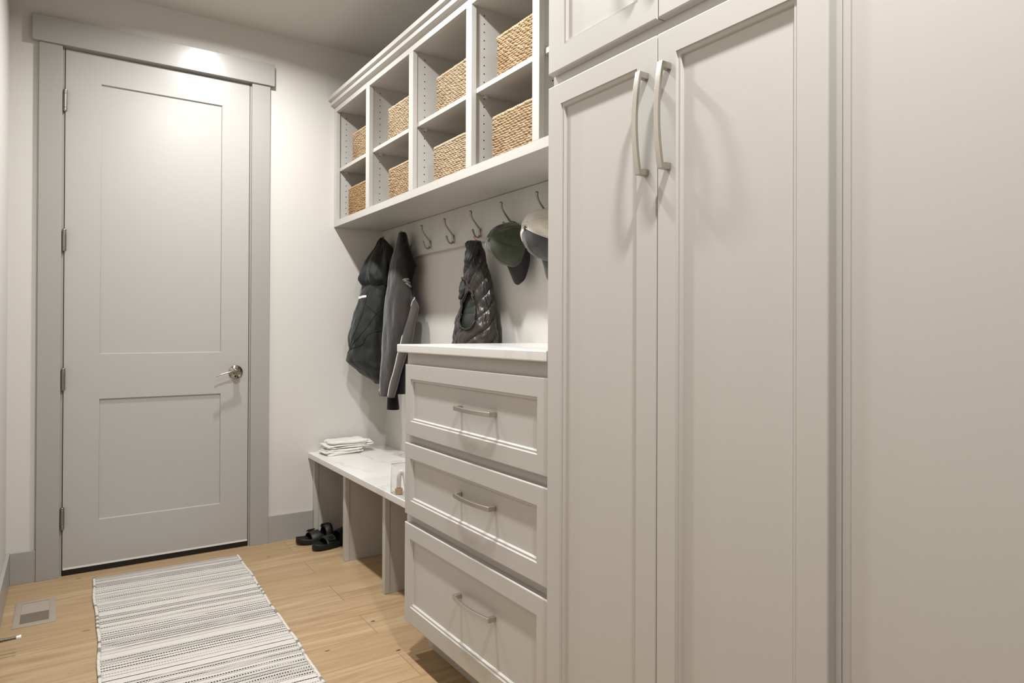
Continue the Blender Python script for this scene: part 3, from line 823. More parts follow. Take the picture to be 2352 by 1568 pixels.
s2 = sandal('slide_sandal', -1, EVA); s2.location = (1.192, -.258, .0005); s2.rotation_euler = (0, 0, math.radians(180+12))
tag(s2, 'black two-strap buckled sandal in front, heel behind the bench post', 'sandal', 'pair of black sandals by the bench')

# ------------------------------------------------------------------ folded cloths
LINEN = fabric('white_linen', '#D0CDC6', .9, '#DCD9D3', .3, 1400, .3)
def folded(name, layers, seed, lab, grp):
    bm = bmesh.new(); cx = sum(l[0] for l in layers)/len(layers); cy = sum(l[1] for l in layers)/len(layers); zb = min(l[4] for l in layers)
    for li, (x, y, hx, hy, z, th, rot) in enumerate(layers):
        n, m = 72, 26; rings = []
        cr, sr = math.cos(rot), math.sin(rot)
        for i in range(m+1):                                   # section angle over thickness
            v = -PI/2+PI*i/m; ring = []
            for k in range(n):
                a = 2*PI*k/n; ca, sa = math.cos(a), math.sin(a)
                e = .28
                sx = math.copysign(abs(ca)**e, ca); sy = math.copysign(abs(sa)**e, sa)
                edge = math.cos(v)**.35 if math.cos(v) > 0 else 0
                rx = hx-.012*(1-edge); ry = hy-.012*(1-edge)
                if i in (0, m): edge = 0
                s = 1 if abs(v) < 1.2 else max(0.0, (PI/2-abs(v))/(PI/2-1.2))
                px, py = sx*(rx*(s)), sy*(ry*(s))
                w = .0085*N3(px*22+seed, py*30, li*3.7)+.0042*N3(px*55, py*70, li+seed)
                sag = .6*w
                zz = z+th/2+math.sin(v)*th/2*(1.0)+sag*(1 if v > 0 else .6)+(.010*N3(px*10, py*6, seed)+.006*math.cos(min(1.5, abs(px)*12)))*(z > zb+.025)+.0035*N3(px*16, py*9, seed+li)*(z > zb+.004)
                bl = .0100*N3(a*1.3, li*2.1, seed)+.0075*N3(math.cos(a)*5, math.sin(a)*5, seed+li*3)
                X = x+px*cr-py*sr+bl*ca*s; Y = y+px*sr+py*cr+bl*sa*s
                ring.append(bm.verts.new((X-cx, Y-cy, max(zz-zb, .0004))))
            rings.append(ring)
        for i in range(m):
            for k in range(n): bm.faces.new((rings[i][k], rings[i][(k+1) % n], rings[i+1][(k+1) % n], rings[i+1][k]))
    o = obj(name, bm, LINEN, smooth=True); o.location = (cx, cy, zb); return tag(o, lab, 'cloth', grp)
zb = .4632
folded('folded_cloth', [(1.262, -.112, .094, .064, zb, .008, .12), (1.280, -.104, .106, .070, zb+.0065, .008, .04), (1.258, -.108, .098, .067, zb+.0130, .008, .09), (1.272, -.106, .100, .066, zb+.0195, .008, .02)], 2.3, 'lower folded white cloth lying directly on the stone bench seat', 'folded white cloths on the bench')
folded('folded_cloth', [(1.296, -.094, .118, .066, zb+.0310, .008, .02), (1.318, -.088, .128, .062, zb+.0370, .008, -.05), (1.284, -.094, .112, .066, zb+.0430, .008, .06), (1.322, -.088, .122, .058, zb+.0490, .008, -.09), (1.300, -.092, .108, .064, zb+.0550, .015, -.03)], 7.9, 'upper folded white cloth with ruffled layers, on top of another cloth on the bench', 'folded white cloths on the bench')

# ------------------------------------------------------------------ clear pouch with a tube in it
def clearmat():
    k = M('clear_vinyl'); nt = k.nt
    tr = k.n('ShaderNodeBsdfTransparent'); tr.inputs[0].default_value = (.975, .975, .975, 1)
    gl = k.n('ShaderNodeBsdfGlossy'); gl.inputs['Roughness'].default_value = .12
    lw = k.n('ShaderNodeLayerWeight'); lw.inputs['Blend'].default_value = .35
    mx = k.n('ShaderNodeMixShader'); k.l(k.math('MULTIPLY', lw.outputs['Facing'], .28), mx.inputs[0]); k.l(tr.outputs[0], mx.inputs[1]); k.l(gl.outputs[0], mx.inputs[2]); k.l(mx.outputs[0], k.out.inputs[0])
    k.base(srgb('#EDEDED')); return k.m
def pouch():
    x0, x1, y0, y1, z0, z1 = 1.1270, 1.235, -1.3000, -1.1600, .4634, .5850
    t = thing('clear_pouch', 'clear vinyl pouch standing on the stone bench beside the drawer cabinet', 'pouch', ((x0+x1)/2, (y0+y1)/2, z0))
    bm = bmesh.new(); box(bm, x0, x1, y0, y1, z0+.0005, z1); bmesh.ops.subdivide_edges(bm, edges=bm.edges[:], cuts=9, use_grid_fill=True)
    for v in bm.verts:
        f = math.sin(PI*max(0, min(1, (v.co.z-z0)/(z1-z0)))); w = .004*N3(v.co.x*35, v.co.y*35, v.co.z*30)*(.3+f)
        v.co.x += w; v.co.y += w*.8
        if v.co.z > z1-.02: v.co.z += .003*N3(v.co.x*40, v.co.y*40)
    obj('vinyl_shell', bm, clearmat(), t, smooth=True)
    bm = bmesh.new(); e = .0011
    cn = [(x0, y0), (x1, y0), (x1, y1), (x0, y1)]
    for z in (z1, z0+.002): tube(bm, [(a, b, z) for a, b in cn+[cn[0]]], e, 6)
    for a, b in cn: tube(bm, [(a, b, z0+.001), (a, b, z1)], e, 6)
    obj('welt', bm, plain('milky_vinyl', '#D9D8D5', .25), t, smooth=True)
    settle(t)
    h = obj('white_tube', (lambda b: (tube(b, spl([(1.147, -1.196, .490), (1.147, -1.1965, .520), (1.149, -1.198, .543), (1.156, -1.2015, .556), (1.165, -1.206, .548), (1.170, -1.210, .520), (1.174, -1.214, .480)], 30), .0092, 16), b)[1])(bmesh.new()), plain('frosted_tube', '#D2CEC8', .45), smooth=True)
    tag(rebase(h), 'bent frosted white tube inside the clear pouch', 'tube')
    bm = bmesh.new()
    lathe(bm, [(0, 0), (.0150, 0), (.0158, .003), (.0150, .010), (.0160, .020), (.0152, .0225), (0, .0225)], (1.147, -1.196, .4650), 'z', 24)
    o = obj('cork_plug', bm, fabric('tan_cork', '#A98B5C', .85, '#C2A678', 0, 400, .5), smooth=False, bev=.0006); tag(rebase(o), 'small tan plug at the foot of the tube in the clear pouch', 'plug')
pouch()

# ------------------------------------------------------------------ caps
def capmat(name, c, c2, scale=1500):
    return fabric(name, c, .85, c2, .35, scale, .35)
GREEN = capmat('olive_twill', '#31352A', '#3C4033'); BLK = plain('black_brim_cloth', '#131313', .8, .25, Sheen_Weight=.3)
CHAR = capmat('charcoal_washed_cotton', '#343434', '#454443'); MESHM = None
def meshmat():
    k = M('cream_trucker_mesh')
    sep = k.n('ShaderNodeSeparateXYZ'); k.l(k.co(), sep.inputs[0])
    a = k.math('SINE', k.math('MULTIPLY', sep.outputs[0], 2*PI/.0032)); b = k.math('SINE', k.math('MULTIPLY', k.math('ADD', sep.outputs[1], sep.outputs[2]), 2*PI/.0044))
    hole = k.math('MULTIPLY', k.math('GREATER_THAN', a, .25), k.math('GREATER_THAN', b, .1))
    k.base(srgb('#D9D3C8')); k.set(Roughness=.8)
    k.l(k.math('SUBTRACT', 1.0, k.math('MULTIPLY', hole, .75)), k.b.inputs['Alpha'])
    return k.m
def make_cap(name, lab, mats, back_mat, button_mat, brim_mat, C0, nrm, dwn, H=.128, LF=.100, LS=.085, brimL=.072, stitch=False, grp=None, squash=.0):
    """C0 = middle of the head opening; nrm = towards the button; dwn = towards the brim"""
    n_ = Vector(nrm).normalized(); d_ = Vector(dwn); d_ = (d_-n_*d_.dot(n_)).normalized(); s_ = n_.cross(d_)
    root = thing(name, lab, 'cap', C0, grp)
    def P(u, w, h): return d_*u+s_*w+n_*h
    def dome(th, t, off=0.0):                     # th around, t 0 rim..1 button
        ct = math.cos(t*PI/2); st = math.sin(t*PI/2)
        rad = ct**.72; hh = H*st**.92
        seam = abs(((th/(PI/3)) % 1)-.5)*2        # 1 at a seam
        g = -.0042*max(0, (seam-.92)/.08)
        dent = -.012*max(0, N3(math.cos(th)*1.6+3, math.sin(th)*1.6, t*1.4))*math.sin(PI*t)-squash*max(0, -math.cos(th))*math.sin(PI*t*.8)
        fl = .0035*N3(math.cos(th)*3, math.sin(th)*3, t*5)
        q = off+g*math.sin(PI*min(1, t*1.02))+dent+fl*(1-t)
        L1 = LF*(1+.05*math.cos(th)) ; u = (L1*rad+q)*math.cos(th); w = (LS*rad+q)*math.sin(th)
        if rad < .02: u = L1*rad*math.cos(th); w = LS*rad*math.sin(th)
        return P(u, w, hh+q*.5*st-.012*(max(0, -math.cos(th))**6)*(1-t)*0)
    def shell(sel, mat, nm):
        bm = bmesh.new(); NT, NR = 44, 120; G = {}
        def V(i, j):
            j %= NR
            if (i, j) not in G: G[(i, j)] = bm.verts.new(dome(2*PI*j/NR, i/NT))
            return G[(i, j)]
        for i in range(NT):
            for j in range(NR):
                th = 2*PI*(j+.5)/NR; t = (i+.5)/NT
                if not sel(th, t): continue
                if i == NT-1: bm.faces.new((V(i, j), V(i, j+1), V(NT, 0))) if True else None
                else: bm.faces.new((V(i, j), V(i, j+1), V(i+1, j+1), V(i+1, j)))
        o = obj(nm, bm, mat, root, smooth=True); sm = o.modifiers.new('solid', 'SOLIDIFY'); sm.thickness = .0016; sm.offset = -1; return o
    back_open = lambda th, t: abs(th-PI) < .42 and t < .30*math.sqrt(max(0, 1-((th-PI)/.42)**2))
    front = lambda th: (th < PI/3+.0) or (th > 5*PI/3-.0)
    if back_mat is mats: shell(lambda th, t: not back_open(th, t), mats, 'crown')
    else:
        shell(lambda th, t: front(th), mats, 'front_panels'); shell(lambda th, t: not front(th) and not back_open(th, t), back_mat, 'mesh_back')
        bm = bmesh.new()
        for th in (PI/3+.01, 2*PI/3, PI, 4*PI/3, 5*PI/3-.01):
            tube(bm, [dome(th, (.30 if th == PI else .0)+(.985-(.30 if th == PI else 0))*i/30, .001) for i in range(31)], .0034, 6, sy=.35)
        obj('seam_tape', bm, plain('cream_tape', '#DDD7CC', .8), root, smooth=True)
    # strap across the back opening
    bm = bmesh.new(); q = [dome(PI-.55+1.1*i/16, .03, .001) for i in range(17)]
    tube(bm, q, .008, 8, sy=.2); obj('back_strap', bm, mats if back_mat is mats else back_mat if False else button_mat, root, smooth=True)
    bm = bmesh.new(); c = dome(0, 1.0)
    bmesh.ops.create_uvsphere(bm, u_segments=18, v_segments=10, radius=.0085)
    for v in bm.verts: v.co = c+P(v.co.x, v.co.y, v.co.z*.5+.001)
    obj('button', bm, button_mat, root, smooth=True)
    for th in (PI/6, -PI/6, PI/2, -PI/2, 5*PI/6, 7*PI/6):
        if back_mat is not mats and abs(th) > .6: continue
        c = dome(th % (2*PI), .52, .0008); e1 = (dome(th % (2*PI), .54)-dome(th % (2*PI), .50)).normalized(); e2 = (dome((th+.03) % (2*PI), .52)-dome((th-.03) % (2*PI), .52)).normalized()
        bm = bmesh.new(); tube(bm, [c+e1*.0036*math.cos(2*PI*k/12)+e2*.0036*math.sin(2*PI*k/12) for k in range(13)], .0010, 6)
        obj('eyelet', bm, mats, root, smooth=True)
    # brim
    bm = bmesh.new(); NU, NV = 40, 16; T = []; Bm = []
    for i in range(NU+1):
        a = -1+2*i/NU; th = a*1.05; e = dome(th % (2*PI), 0.0, .0)
        T.append([]); Bm.append([])
        reach = brimL*(max(0, 1-abs(a)**2.6))**.55
        for j in range(NV+1):
            s = j/NV; out = d_*(reach*s)
            curve = -n_*(.020*(a*a)*s*1.0+.004*s*s)
            p = e+out+curve; T[-1].append(bm.verts.new(p+n_*.0012)); Bm[-1].append(bm.verts.new(p-n_*.0012))
    for i in range(NU):
        for j in range(NV):
            bm.faces.new((T[i][j], T[i+1][j], T[i+1][j+1], T[i][j+1])); bm.faces.new((Bm[i][j], Bm[i][j+1], Bm[i+1][j+1], Bm[i+1][j]))
        bm.faces.new((T[i][NV], T[i+1][NV], Bm[i+1][NV], Bm[i][NV])); bm.faces.new((T[i][0], Bm[i][0], Bm[i+1][0], T[i+1][0]))
    bmesh.ops.remove_doubles(bm, verts=bm.verts[:], dist=1e-5)
    br = obj('brim', bm, brim_mat, root, smooth=True)
    if stitch:
        bm = bmesh.new()
        for r in range(1, 8):
            s = .30+.09*r; q = []
            for i in range(33):
                a = -.90+1.8*i/32; e = dome((a*1.05) % (2*PI), 0.0); reach = brimL*(max(0, 1-abs(a)**2.6))**.55
                q.append(e+d_*(reach*s)-n_*(.020*(a*a)*s+.004*s*s)+n_*.0014)
            tube(bm, q, .00055, 5)
        obj('brim_stitching', bm, plain('pale_thread', '#B9B4AC', .8), br, smooth=True)['label'] = 'pale rows of stitching'
    return root
make_cap('baseball_cap', 'olive green baseball cap with a black brim, hung by its back strap', GREEN, GREEN, GREEN, BLK, (1.512, -1.500, 1.502), (-.97, -.10, .06), (.14, -.30, -1.0), H=.124, LF=.094, LS=.080, brimL=.078, squash=.012)
make_cap('baseball_cap', 'grey baseball cap with cream mesh back and stitched brim, beside the wardrobe', CHAR, meshmat(), CHAR, CHAR, (1.512, -1.770, 1.508), (-.97, -.06, .10), (.10, -.14, -1.0), H=.126, LF=.098, LS=.084, brimL=.078, stitch=True)


# ------------------------------------------------------------------ garments (sections: z, centre x, centre y, half depth, half width)
J1B = [(1.4344,1.4665,-0.17,0.0606,0.1),(1.4054,1.4421,-0.175,0.0696,0.12),(1.3777,1.4347,-0.175,0.074,0.125),(1.3155,1.4226,-0.175,0.079,0.13),(1.2468,1.411,-0.175,0.0855,0.13),(1.1783,1.4015,-0.175,0.0903,0.13),(1.1032,1.3917,-0.175,0.0953,0.13),(1.0418,1.3929,-0.175,0.0885,0.13),(0.9771,1.3858,-0.175,0.0957,0.13),(0.9396,1.3983,-0.18,0.0752,0.13),(0.9055,1.4129,-0.19,0.0566,0.1038),(0.8769,1.4201,-0.23,0.0332,0.0647),(0.8499,1.4348,-0.24,0.0173,0.0312)]
J1H = [(1.6685,1.4755,-0.17,0.0049,0.0094),(1.6494,1.4791,-0.17,0.0196,0.0361),(1.6138,1.4791,-0.18,0.0363,0.0724),(1.5566,1.4622,-0.19,0.0556,0.1038),(1.5207,1.4492,-0.2,0.0614,0.1209),(1.4795,1.4399,-0.195,0.0713,0.13),(1.4518,1.433,-0.195,0.0756,0.13),(1.4208,1.4271,-0.195,0.0713,0.125),(1.3971,1.4315,-0.195,0.0611,0.1116),(1.3802,1.4371,-0.195,0.0439,0.0865),(1.3685,1.4356,-0.195,0.0226,0.0448)]
J2B = [(1.6676,1.481,-0.42,0.0046,0.0087),(1.6494,1.4825,-0.42,0.0145,0.027),(1.6363,1.4836,-0.42,0.0189,0.0363),(1.5692,1.4749,-0.43,0.0311,0.0616),(1.5029,1.4708,-0.44,0.0431,0.0782),(1.4378,1.471,-0.44,0.0525,0.0974),(1.3726,1.4715,-0.44,0.0572,0.1085),(1.3075,1.472,-0.44,0.0632,0.1207),(1.2423,1.4668,-0.44,0.0641,0.1207),(1.1771,1.4609,-0.44,0.0631,0.1207),(1.1121,1.4499,-0.44,0.0584,0.1122),(1.0473,1.4392,-0.44,0.0531,0.1044),(0.9827,1.4288,-0.44,0.0498,0.0903),(0.9183,1.4196,-0.44,0.0465,0.0842),(0.8542,1.408,-0.44,0.0393,0.0727),(0.8001,1.3941,-0.44,0.0289,0.054)]
J2S = [(1.3167,1.497,-0.56,0.0032,0.0058),(1.2913,1.5016,-0.56,0.0121,0.0214),(1.2659,1.5018,-0.56,0.02,0.0356),(1.2403,1.4959,-0.56,0.0212,0.0411),(1.1765,1.4773,-0.56,0.0222,0.0442),(1.1131,1.4642,-0.56,0.0252,0.0476),(1.0751,1.4544,-0.56,0.0249,0.0476),(1.0249,1.4345,-0.56,0.0211,0.0383),(0.925,1.4063,-0.56,0.0173,0.0308),(0.863,1.3888,-0.56,0.0172,0.0308),(0.8012,1.3748,-0.56,0.0138,0.0248)]
J2K = [(1.6664,1.4775,-0.45,0.0122,0.0241),(1.6523,1.4803,-0.45,0.0168,0.0313),(1.6122,1.4803,-0.46,0.022,0.0392),(1.5789,1.482,-0.47,0.0256,0.0504),(1.5397,1.4899,-0.48,0.0302,0.056),(1.4878,1.5024,-0.49,0.0379,0.0692),(1.4355,1.4916,-0.49,0.0283,0.0557),(1.3966,1.4873,-0.49,0.0251,0.0484),(1.3321,1.4893,-0.49,0.026,0.052),(1.2416,1.4862,-0.49,0.0349,0.0647),(1.1125,1.4765,-0.49,0.0376,0.0696),(0.9841,1.4496,-0.49,0.0375,0.0696),(0.9011,1.438,-0.49,0.0379,0.0748),(0.8147,1.4367,-0.49,0.0365,0.0724)]
J2F = [(0.8843,1.4482,-0.43,0.0219,0.04),(0.7993,1.4428,-0.42,0.0241,0.04),(0.7601,1.4441,-0.42,0.0278,0.04),(0.7229,1.4453,-0.42,0.0306,0.04)]
pip = [(1.3169,-0.652),(1.2976,-2.975),(1.2786,2.998),(1.253,2.94),(1.2275,2.924),(1.1955,2.916),(1.1637,2.854),(1.1225,2.892),(1.0814,2.921),(1.0468,2.955),(1.0123,2.929),(0.9686,2.984),(0.9251,3.051),(0.8971,2.997),(0.8692,2.996),(0.8074,3.014)]
VB = [(1.5374,1.4881,-1.24,0.0133,0.0242),(1.5275,1.4826,-1.24,0.0192,0.0364),(1.5146,1.4799,-1.24,0.026,0.0448),(1.483,1.4803,-1.24,0.0333,0.0602),(1.4514,1.4817,-1.24,0.0353,0.0692),(1.42,1.4854,-1.24,0.0396,0.0752),(1.3853,1.4878,-1.24,0.0477,0.0841),(1.3569,1.4921,-1.24,0.0503,0.0939),(1.3253,1.4942,-1.24,0.0533,0.0974),(1.2904,1.4935,-1.24,0.0584,0.1047),(1.246,1.4936,-1.24,0.0621,0.1126),(1.2142,1.4866,-1.24,0.0657,0.1254),(1.1824,1.4827,-1.24,0.0716,0.1297),(1.1508,1.4814,-1.24,0.0721,0.1442),(1.1191,1.4808,-1.24,0.0787,0.1442),(1.0875,1.4791,-1.24,0.0838,0.1488),(1.0084,1.479,-1.24,0.0876,0.16)]
VC = [(1.5296,1.4485,-1.29,0.0253,0.03),(1.5208,1.4431,-1.29,0.0251,0.05),(1.5054,1.4366,-1.3,0.0252,0.0442),(1.4897,1.4327,-1.3,0.0202,0.0383),(1.4738,1.4261,-1.3,0.0181,0.0323),(1.4578,1.4174,-1.3,0.0149,0.0291),(1.4435,1.41,-1.3,0.0135,0.0241),(1.4312,1.4089,-1.3,0.0081,0.0145),(1.4171,1.4046,-1.3,0.0049,0.0091)]
VF = [(1.3764,1.4483,-1.2,0.0052,0.0101),(1.3574,1.4496,-1.2,0.0111,0.0194),(1.3413,1.4461,-1.2,0.0121,0.0224),(1.3252,1.4398,-1.2,0.0124,0.0241),(1.3092,1.4378,-1.2,0.0104,0.0194),(1.29,1.4314,-1.2,0.0088,0.0158),(1.282,1.4293,-1.2,0.0051,0.0094)]
arm = [(1.3208,-2.835),(1.303,-2.683),(1.2808,-2.574),(1.2557,-2.499),(1.2275,-2.432),(1.2027,-2.402),(1.1811,-2.395),(1.1643,-2.481),(1.1535,-2.606),(1.1489,-2.775),(1.152,-2.965),(1.1645,-3.094),(1.1849,3.104),(1.2104,2.993),(1.2393,2.871),(1.2677,2.923),(1.2891,3.096),(1.3074,-3.022)]
binding = [(1.3775,2.552),(1.3708,2.889),(1.3569,3.129),(1.3433,-2.958),(1.3302,-2.815),(1.3124,-2.681),(1.2901,-2.563)]
seam = [(1.2462,-2.386),(1.2087,-2.142),(1.175,-1.988),(1.1384,-1.9),(1.1081,-1.809)]
logo = [[(1.407,-2.063),(1.4154,-1.874),(1.4187,-1.298),(1.4075,-1.201)],[(1.4025,-1.986),(1.4071,-1.776),(1.3937,-1.114),(1.3854,-1.092)],[(1.3916,-1.841),(1.3944,-1.678),(1.3761,-1.024),(1.3705,-1.098),(1.3693,-1.404)]]
band = [(1.3231,2.619),(1.3247,3.107),(1.3283,-2.936),(1.3304,-2.6)]
SJ1 = [(1.2912,-2.571),(1.2638,-2.162),(1.236,-1.748),(1.2178,-1.395)]
SJ2 = [(1.275,-1.289),(1.234,-1.744),(1.1773,-2.068),(1.1174,-2.436),(1.0358,3.09)]
SJ3 = [(1.141,-1.221),(1.1363,-1.665),(1.1209,-2.011),(1.091,-2.186),(1.0711,-2.302),(1.0539,-2.695),(1.0358,3.09),(1.0182,2.89)]
SJ4 = [(1.3658,-2.635),(1.2844,-2.552),(1.204,-2.659),(1.1238,-2.758),(1.0424,3.061)]

def pleats(amp, freq, seed, zf=2.0, cre=.5):
    def f(p, z, t, q):
        x, y = q
        n1 = N3(x*9+seed, y*9, z*2.6); n2 = N3(x*22, y*22+seed, z*7+x*8); n3 = N3(x*55, y*55, z*26+seed)
        ridge = 1-2*abs(N3(x*13+z*3, y*13-z*2, z*4.5+seed))
        return amp*(1.0*n1+.75*n2+.22*n3+.45*cre*ridge)
    return f
def strip(L, pts, w, th, off, n=50):
    """a tape of half width w lying on the cloth"""
    q = L.line(pts, off, n); q2 = L.line(pts, off+.004, n); bm = bmesh.new(); rows = []
    for i in range(n):
        t = (q[min(i+1, n-1)]-q[max(i-1, 0)]).normalized(); nr = (q2[i]-q[i]).normalized(); s = t.cross(nr).normalized(); row = []
        for k in range(8):
            a = 2*PI*k/8; row.append(bm.verts.new(q[i]+s*w*math.cos(a)+nr*th*math.sin(a)))
        rows.append(row)
    for i in range(n-1):
        for k in range(8): bm.faces.new((rows[i][k], rows[i][(k+1) % 8], rows[i+1][(k+1) % 8], rows[i+1][k]))
    bm.faces.new(rows[0][::-1]); bm.faces.new(rows[-1]); return bm

# --- black hooded rain jacket in the corner
SHELL = fabric('black_shell_fabric', '#141716', .62, '#1B1E1C', .15, 500, .3, .35)
HOOD = fabric('black_satin_shell', '#0B0C0B', .62, '#131413', .1, 500, .3, .3)
SEAM = fabric('black_seam', '#101211', .7, '#181A18', 0)
t = thing('hooded_jacket', 'black hooded rain jacket with a white sleeve band, in the corner beside the door wall', 'jacket', (1.45, -.2, .85))
LB = Loft(J1B, pleats(.011, 5, 1.3, 2.5, .55))
obj('jacket_body', LB.mesh(130, 150), SHELL, t, smooth=True)
def hoodfold(p, z, tt, q):
    return .009*math.sin(6*p+5*N3(z*5, 2.2)+9*tt)*math.sin(PI*min(1, tt*1.1))+.008*N3(math.cos(p)*3, math.sin(p)*3, z*9)+.007*N3(math.cos(p)*5+z*8, math.sin(p)*6, z*15)
LH = Loft([(z, x, y, a*1.04, b*1.05) for z, x, y, a, b in J1H], hoodfold)
hd = obj('hood', LH.mesh(110, 140), HOOD, t, smooth=True); hd['label'] = 'shiny black hood'
rim = [(1.4150, 2.6), (1.4000, 3.1), (1.3850, -2.8), (1.3800, -2.3), (1.3850, -1.8), (1.3980, -1.2)]
obj('hood_hem', strip(LH, rim, .0045, .002, .001), HOOD, hd, smooth=True)
bd = obj('reflective_band', strip(LB, band, .0070, .0010, .0012, 30), plain('white_reflective_tape', '#E9E9E6', .45), t, smooth=True); bd['label'] = 'white reflective band'
for s_ in (SJ1, SJ2, SJ3, SJ4): obj('seam', strip(LB, s_, .0022, .0012, .0006, 70), SEAM, t, smooth=True)
settle(t)

# --- grey softshell jacket
GREY = fabric('grey_softshell', '#26221F', .85, '#302B28', .35, 1600, .2, .25)
GREY2 = fabric('light_grey_softshell', '#383330', .85, '#433D39', .35, 1600, .2, .25)
BLK2 = fabric('black_fleece', '#070707', .9, '#0C0C0C', .2, 800, .3, .2)
t = thing('softshell_jacket', 'dark grey softshell jacket with black shoulders and a thin white sleeve piping', 'jacket', (1.45, -.44, .8))
L2 = Loft(J2B, pleats(.007, 3, 4.1, 1.6, .35))
obj('jacket_body', L2.mesh(130, 140), GREY, t, smooth=True)
K2 = Loft(J2K, pleats(.005, 5, 2.2, 2.0, .6)); obj('black_back_panel', K2.mesh(110, 110), BLK2, t, smooth=True)['label'] = 'black shoulder and back panel'
S2 = Loft(J2S, pleats(.0035, 4, 6.2, 2.0, .4)); sl = obj('sleeve', S2.mesh(100, 80), GREY2, t, smooth=True); sl['label'] = 'lighter grey sleeve'
F2 = Loft(J2F, pleats(.002, 5, 1.2, 3.0, .4)); obj('sleeve', F2.mesh(40, 60), BLK2, t, smooth=True)['label'] = 'black cuff end of the far sleeve'
obj('piping', strip(S2, pip, .0022, .0020, .0012, 120), plain('white_piping', '#DAD6CF', .6), sl, smooth=True)['label'] = 'thin white piping'
lm = plain('grey_reflective_print', '#8E9291', .5)
for q in logo:
    bm = bmesh.new(); n = len(q); c = (sum(a for a, b in q)/n, sum(b for a, b in q)/n)
    rings = []
    N = 6
    fine = []
    for i in range(n):
        for s in range(5): fine.append((q[i][0]+(q[(i+1) % n][0]-q[i][0])*s/5, q[i][1]+(q[(i+1) % n][1]-q[i][1])*s/5))
    for r in range(N+1): rings.append([bm.verts.new(L2.p(c[1]+(b-c[1])*(r/N+.001), c[0]+(a-c[0])*(r/N+.001), .0035)) for a, b in fine])
    for r in range(N):
        for k in range(len(fine)): bm.faces.new((rings[r][k], rings[r][(k+1) % len(fine)], rings[r+1][(k+1) % len(fine)], rings[r+1][k]))
    o = obj('printed_slash', bm, lm, t, smooth=True); o['label'] = 'grey reflective slanted slash'
bm = bmesh.new(); tube(bm, [L2.p(2.9, .838, .002), L2.p(2.9, .812, .003), L2.p(2.9, .792, .003)], .0022, 8); obj('zip_pull', bm, NICK2, t, smooth=True)
settle(t)

# --- quilted vest
QUILT = fabric('brown_nylon', '#221C19', .36, '#2C2520', .1, 300, .2, .55)
LINE = fabric('dark_green_lining', '#1D211D', .6, '#2B302A', .1, 500, .3, .35)
t = thing('quilted_vest', 'dark brown quilted puffer vest hanging from an orange loop behind the countertop', 'vest', (1.48, -1.24, 1.0))
def quilt(p, z, tt, q):
    a = z*14-p*1.0+.25*N3(z*6, p*1.5, 2.0); b = (p+PI)*.62+z*2.6+.15*N3(z*9, p, 4.0)
    qa = abs(math.sin(PI*a)); qb = abs(math.sin(PI*b*.5))
    puff = min(1, qa*1.25)**.55*(.72+.28*min(1, qb*3.5)**.45)
    return -.005+.0078*puff+.0055*N3(p*6+z*9, p*2.0, z*24)*puff+.0016*N3(p*24, z*60)
VL = Loft([(z, x, y, a*.97, b*.97) for z, x, y, a, b in VB], quilt)
ap = [(b if b < 0 else b-2*PI, a) for a, b in arm]
def hole(p, z): return inpoly(p if p < 0 else p-2*PI, z, ap)
obj('vest_body', VL.mesh(300, 260, skip=hole), QUILT, t, smooth=True)
def lin(p, z, tt, q):
    a = z*11.5; return -.001+.008*abs(math.sin(PI*a))**.5*abs(math.sin(p*2.5+.6))**.3
VI = Loft([(z, x+.004, y+.004, a*.72, b*.80) for z, x, y, a, b in VB], lin)
obj('lining', VI.mesh(150, 120, z0=1.10, z1=1.36), LINE, t, smooth=True)['label'] = 'dark green inner lining'
cl = arm+[arm[0]]
obj('armhole_binding', strip(VL, cl, .0042, .0032, .0065, 120), fabric('brown_binding', '#2E2723', .6, '#3A322D', 0, 900, .5), t, smooth=True)
obj('shoulder_binding', strip(VL, binding, .0042, .0032, .0065, 60), fabric('brown_binding_edge', '#2E2723', .6, '#3A322D', 0, 900, .5), t, smooth=True)
def soft(p, z, tt, q): return .007*N3(math.cos(p)*3+3, math.sin(p)*3, z*20)+.003*N3(math.cos(p)*9, math.sin(p)*9, z*60)
obj('collar', Loft(VC, soft).mesh(70, 60), fabric('charcoal_collar', '#1A1C1A', .6, '#262825', .1, 500, .3), t, smooth=True)['label'] = 'dark charcoal collar'
obj('shoulder_flap', Loft(VF, soft).mesh(60, 50), LINE, t, smooth=True)
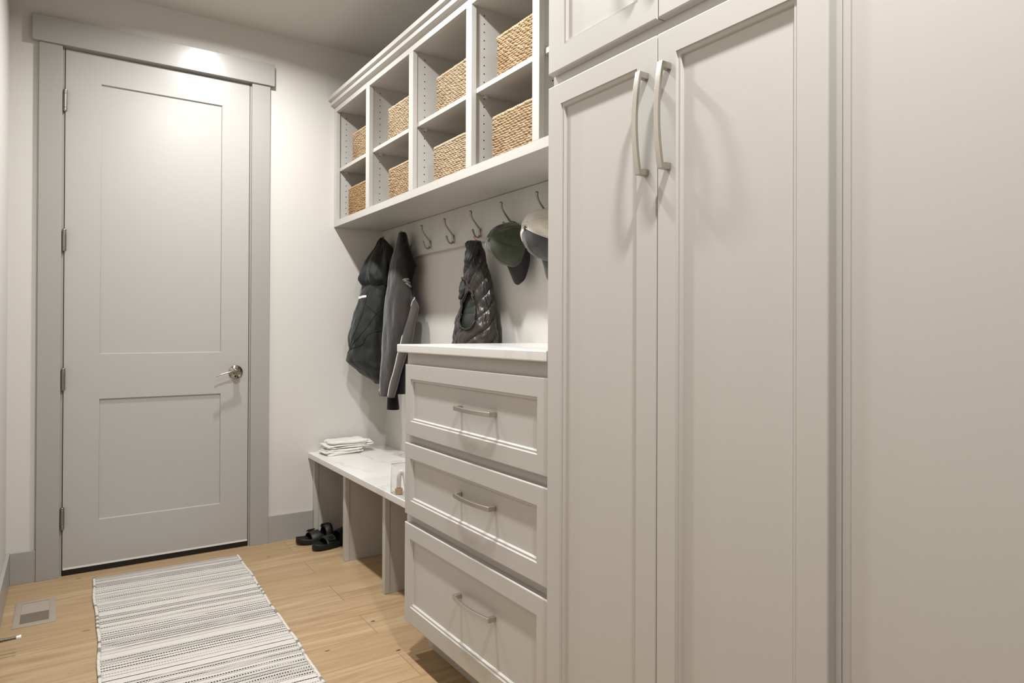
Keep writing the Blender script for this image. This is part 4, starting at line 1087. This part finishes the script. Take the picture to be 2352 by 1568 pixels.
bm = bmesh.new(); tube(bm, spl([(1.484, -1.252, 1.5330), (1.4975, -1.205, 1.5560), (1.5080, -1.1790, 1.5665), (1.5100, -1.1740, 1.5660), (1.4960, -1.2150, 1.5480), (1.483, -1.270, 1.5310)], 30), .0014, 8)
obj('hanging_loop', bm, plain('orange_cord', '#E0521A', .5), t, smooth=True)['label'] = 'orange cord loop'
settle(t)

# ------------------------------------------------------------------ lights: a row of recessed downlights down the middle of the ceiling
def lamp(y, e, x=.655, r=.05, spread=160):
    L = bpy.data.lights.new('downlight', 'AREA'); L.shape = 'DISK'; L.size = r*2; L.energy = e; L.color = (1.0, .995, .988); L.spread = math.radians(spread)
    o = bpy.data.objects.new('downlight', L); o.location = (x, y, ZC-.004); C.objects.link(o)
for y, e in LAMPS: lamp(y, e)
w = bpy.data.worlds.new('world'); bpy.context.scene.world = w; w.use_nodes = True
w.node_tree.nodes['Background'].inputs[0].default_value = (.9, .93, 1, 1); w.node_tree.nodes['Background'].inputs[1].default_value = .0

# ------------------------------------------------------------------ camera
cd = bpy.data.cameras.new('camera'); cam = bpy.data.objects.new('camera', cd); C.objects.link(cam)
cd.sensor_width = 36; cd.lens = 1571.54883/2352*36; cd.shift_x = -66.45512/2352; cd.shift_y = -31.93859/2352; cd.clip_start = .02
yaw, pit, rol = .60889, .00545, .00348
F = Vector((math.sin(yaw)*math.cos(pit), math.cos(yaw)*math.cos(pit), math.sin(pit))); R = Vector((math.cos(yaw), -math.sin(yaw), 0)); Uu = R.cross(F)
R2 = R*math.cos(rol)+Uu*math.sin(rol); U2 = -R*math.sin(rol)+Uu*math.cos(rol)
mw = Matrix.Identity(4)
for i in range(3): mw[i][0] = R2[i]; mw[i][1] = U2[i]; mw[i][2] = -F[i]
mw[0][3], mw[1][3], mw[2][3] = -.00017, -3.8707, 1.14216
cam.matrix_world = mw
S = bpy.context.scene; S.camera = cam
S.view_settings.view_transform = 'Standard'; S.view_settings.look = 'None'; S.view_settings.gamma = 1; S.view_settings.use_curve_mapping = False
S.view_settings.exposure = EXPO
S.cycles.max_bounces = 12; S.cycles.diffuse_bounces = 7; S.cycles.caustics_reflective = False; S.cycles.sample_clamp_indirect = 6
